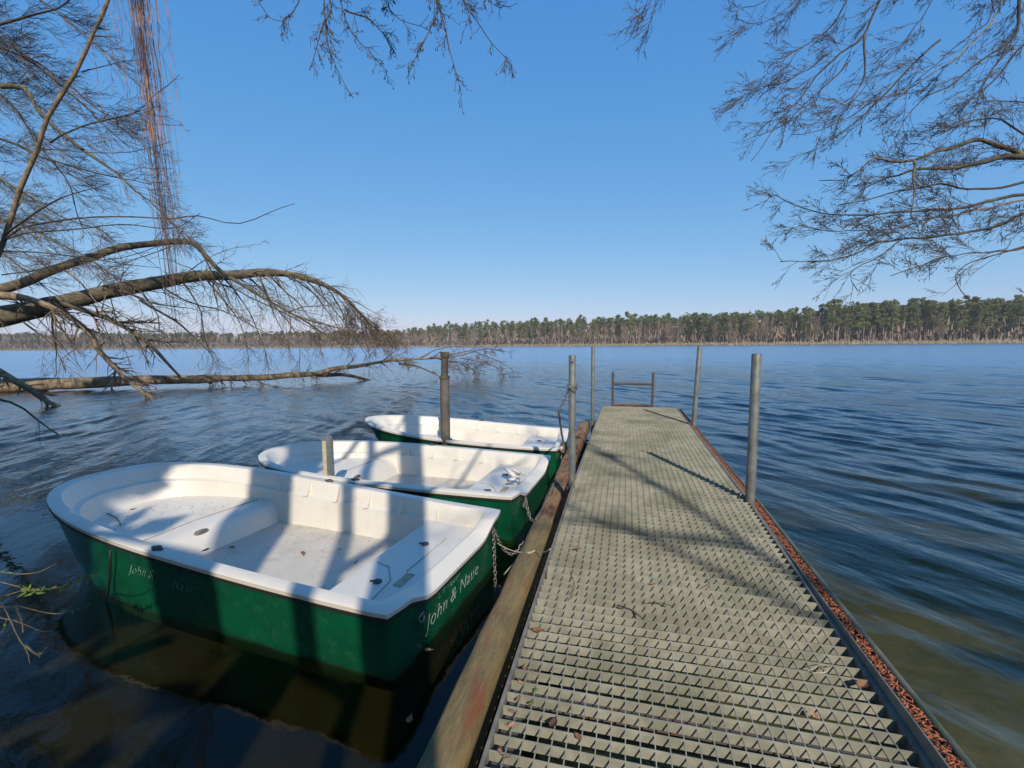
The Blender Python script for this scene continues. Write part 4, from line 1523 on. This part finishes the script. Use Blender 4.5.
def bare_meshes(h):
    tr_ = MB()
    b = fr_.normal(size=2)*.5
    tr_.tube([(0, 0, -.5), (b[0]*.5, b[1]*.5, h*.5), (b[0], b[1], h)], [.20, .13, .03], 5)
    cr = MB()
    for k in range(95):
        z = h*fr_.uniform(.22, .97)
        a = fr_.uniform(0, 6.28)
        l = h*.20*(1.2-z/h)*fr_.uniform(.5, 1.3)
        p0 = np.array([b[0]*z/h, b[1]*z/h, z])
        d = np.array([math.cos(a)*.75, math.sin(a)*.75, .85])
        p1 = p0+d*l
        cr.tube([p0, p0+d*l*.5+[0, 0, -.1*l], p1], [.05, .035, .02], 3, cap=False)
        for q in range(3):
            e = p1+np.array([fr_.normal()*.6, fr_.normal()*.6, .3+.9*fr_.random()])
            cr.tube([p0+d*l*fr_.uniform(.4, .9), e], [.03, .016], 3, cap=False)
    return tr_, cr


protoP = []
for i in range(6):
    a, b = pine_meshes(22.0, .30+.07*(i % 3))
    ta = a.build('trunk', M['pinebark' if i % 3 else 'birch'])
    cb_ = b.build('crown', M['pine'])
    protoP.append((ta.data, cb_.data))
    bpy.data.objects.remove(ta)
    bpy.data.objects.remove(cb_)
protoB = []
for i in range(5):
    a, b = bare_meshes(17.0)
    ta = a.build('trunk', M['birch' if i % 2 else 'pinebark'])
    cb_ = b.build('crown', M['barecrown'])
    protoB.append((ta.data, cb_.data))
    bpy.data.objects.remove(ta)
    bpy.data.objects.remove(cb_)


G2 = 'unseen evergreens added on the bank to block skylight'
for i, (x, y, s) in enumerate([(-.9, -7.0, .50), (-3.2, -6.0, .55), (-5.6, -5.6, .52), (-8.2, -4.6, .56), (-11., -3.2, .55), (-2.0, -10.5, .62), (-6.4, -9.5, .6), (-10.5, -7.5, .62), (13.5, -9.0, .6), (15.5, -4.5, .55), (12.5, -13., .65), (-14.5, -.8, .55)]):  # unseen pines added to cut skylight on the hulls, gap kept towards the sun
    o = thing('pine_tree', 'unseen evergreen pine added on the bank to block skylight', 'tree', (x, y, float(ground_z(x, y))-.1), G2, i*1.7)
    o.scale = (s*1.15, s*1.15, s)
    for nm2, d in zip(('trunk', 'crown'), protoP[i % 6]):
        c = bpy.data.objects.new(nm2, d)
        COL.objects.link(c)
        c.parent = o
bsr = MB()
for k in range(26):
    a = fr_.uniform(0, 6.28)
    r_ = .75*fr_.random()**.5
    clump_faces(bsr, np.array([math.cos(a)*r_, math.sin(a)*r_, .35+1.35*fr_.random()]), .42, 26, .16, .9)
bsm = bsr.build('leaves', M['pine'])
bsd = bsm.data
bpy.data.objects.remove(bsm)
for i, (x, y) in enumerate([(-1.6, -2.6), (-2.9, -2.2), (-4.3, -2.3), (-5.7, -1.5), (-7.0, -.9), (-.4, -3.6), (-3.6, -3.6), (-5.2, -3.4)]):  # unseen shrubs added to block low skylight on the boat sides
    o = thing('skylight_block_shrub', 'dense unseen shrub added on the bank to block low skylight', 'shrub', (x, y, float(ground_z(x, y))-.1), 'unseen shrubs added on the bank to block skylight', i*2.1)
    o.scale = (1.15, 1.15, 1.05+.1*(i % 3))
    c = bpy.data.objects.new('leaves', bsd)
    COL.objects.link(c)
    c.parent = o


def shore_pt(px, back):
    th = math.atan((px-512)/450.)
    rr = float(far_r(np.array(th)))+back
    a = th-yaw
    x, y = math.sin(a)*rr, math.cos(a)*rr
    return x, y, float(ground_z(x, y))


def far_tree(px, back, s, pine, i):
    x, y, z = shore_pt(px, back)
    if pine:
        if px > 800:
            lb = 'tall green pine with pale bare lower trunk on the right far shore'
            gr = 'tall pines on the right far shore'
        else:
            lb = 'green topped pine in the lower forest along the middle far shore'
            gr = 'pines along the middle far shore'
        nm, data = 'pine_tree', protoP[i % 6]
    else:
        if px > 660:
            lb = 'leafless brown tree in front of the pines on the right far shore'
            gr = 'leafless trees on the right far shore'
        else:
            lb = 'leafless grey brown tree along the middle and left far shore'
            gr = 'leafless trees along the middle and left far shore'
        nm, data = 'bare_tree', protoB[i % 5]
    o = thing(nm, lb, 'tree', (x, y, z-.1), gr, fr_.uniform(0, 6.28))
    o.scale = (s*fr_.uniform(.85, 1.15), s*fr_.uniform(.85, 1.15), s)
    for nm2, d in zip(('trunk', 'crown'), data):
        c = bpy.data.objects.new(nm2, d)
        COL.objects.link(c)
        c.parent = o


def pine_share(px):
    return float(np.interp(px, [-60, 150, 380, 420, 470, 560, 680, 760, 800, 830, 1100], [.05, .1, .1, .45, .6, .5, .42, .45, .6, .85, .9]))


cnt = 0
for i in range(262):
    px = -30+1085*(i+fr_.random())/262
    zz = float(np.interp(px, FARPX, FARZ))
    pine = fr_.random() < pine_share(px)
    back = fr_.uniform(3, 22)+(6 if pine else 0)
    s = fr_.uniform(.86, 1.14)*(float(np.interp(px, [0, 300, 400, 450, 700, 800, 830, 1024], [.8, .85, .85, .98, 1.0, 1.02, 1.12, 1.16])))
    far_tree(px, back, s*(1.0 if pine else .95), pine, i)
    cnt += 1

# the wood behind the first rows: one mass
fm = MB()
ft_ = MB()
for i in range(1900):
    px = -500+2050*(i+fr_.random())/1900
    back = fr_.uniform(14, 80)
    x, y, z = shore_pt(px, back)
    s = fr_.uniform(.85, 1.1)*(float(np.interp(px, [0, 300, 400, 450, 700, 800, 830, 1024], [.85, .82, .8, 1.0, 1.02, 1.04, 1.15, 1.2])))
    h = 21*s
    pine = fr_.random() < max(pine_share(px), .62)
    if pine:
        ft_.tube([(x, y, z), (x+fr_.normal()*.3, y, z+h*.9)], [.22, .06], 4, cap=False)
        for k in range(18):
            u = fr_.random()
            rad = 2.4*(1-u)**.6+.4
            a = fr_.uniform(0, 6.28)
            clump_faces(fm, np.array([x+math.cos(a)*rad*.7, y+math.sin(a)*rad*.7, z+h*(.34+.64*u)]), 2.2, 19, 1.4, .6)
    else:
        ft_.tube([(x, y, z), (x+fr_.normal()*.5, y, z+h*.85)], [.2, .03], 4, cap=False)
        for k in range(26):
            zz = h*fr_.uniform(.25, .85)
            a = fr_.uniform(0, 6.28)
            l = 2.6*fr_.uniform(.4, 1)
            ft_.tube([(x, y, z+zz), (x+math.cos(a)*l*.6, y+math.sin(a)*l*.6, z+zz+l)], [.06, .02], 3, cap=False)
fo = bpy.data.objects.new('forest', None)
COL.objects.link(fo)
tag(fo, 'deep pine and birch wood filling in behind the first trees of far shore', 'forest', kind='stuff')
un = MB()
for i in range(9000):
    px = -500+2050*fr_.random()
    x, y, z = shore_pt(px, fr_.uniform(12, 60))
    s = float(np.interp(px, [0, 300, 400, 450, 700, 1024], [.8, .75, .75, .95, 1.0, 1.1]))
    zc_ = z+s*17*fr_.random()**1.25*(.62 if px > 420 else .85)
    for k in range(4):
        a = fr_.uniform(0, 6.28)
        p = np.array([x+fr_.normal()*1.3, y+fr_.normal()*1.3, zc_+fr_.normal()*.8])
        hh = fr_.uniform(1.5, 5.0)
        ww = fr_.uniform(.12, .75)
        dx = np.array([math.cos(a)*ww, math.sin(a)*ww, 0])
        ln_2 = np.array([fr_.normal()*.35, fr_.normal()*.35, hh])
        un.add([p-dx, p+dx, p+ln_2+dx*.3, p+ln_2-dx*.3], [(0, 1, 2, 3)])
for i in range(6500):
    px = -500+2050*fr_.random()
    x, y, z = shore_pt(px, fr_.uniform(55, 85))
    s = float(np.interp(px, [0, 300, 400, 450, 700, 1024], [.8, .75, .75, .95, 1.0, 1.1]))
    a = fr_.uniform(0, 6.28)
    p = np.array([x, y, z-1+s*8*fr_.random()])
    hh = fr_.uniform(3.0, 6.0)
    ww = fr_.uniform(.2, .55)
    dx = np.array([math.cos(a)*ww, math.sin(a)*ww, 0])
    un.add([p-dx, p+dx, p+np.array([.3, .3, hh])+dx*.4, p+np.array([.3, .3, hh*.9])-dx*.4], [(0, 1, 2, 3)])
un.build('understory', M['barecrown'], fo)
fm.build('crowns', M['pine'], fo)
ft_.build('trunks', M['barecrown'], fo)
# dry reeds and brush at the waterline
rd = MB()
for i in range(9000):
    px = -200+1450*fr_.random()
    x, y, z = shore_pt(px, fr_.uniform(-2, 9))
    hh = fr_.uniform(.5, 1.5)*(1.6 if px < 380 else 1.0)*(1+1.2*(fr_.random() < .12))
    dx, dy = fr_.normal()*.3, fr_.normal()*.3
    wd = fr_.uniform(.15, .4)
    z = max(z, -.05)
    rd.add([(x-wd, y, z), (x+wd, y, z), (x+dx+wd*.6, y+dy, z+hh), (x+dx-wd*.3, y+dy+.1, z+hh*.9)], [(0, 1, 2, 3)])
tag(rd.build('reeds', M['reed']), 'strip of dry pale reeds and brush along the far waterline', 'reeds', kind='stuff')

# ------------------------------------------------------------------ the air over the lake
hm_ = bpy.data.materials.new('haze')
hz = MB()
hz.box((-1400, -200, -11.5), (1400, 1250, 46))
hz_o = hz.build('haze', hm_, None)
tag(hz_o, kind='stuff')
hm = hm_
hm.use_nodes = True
ht = hm.node_tree
ht.nodes.remove(ht.nodes['Principled BSDF'])
pv = ht.nodes.new('ShaderNodeVolumePrincipled')
pv.inputs['Color'].default_value = (.86, .92, 1, 1)
pv.inputs['Density'].default_value = .00024
ht.links.new(pv.outputs[0], ht.nodes['Material Output'].inputs['Volume'])
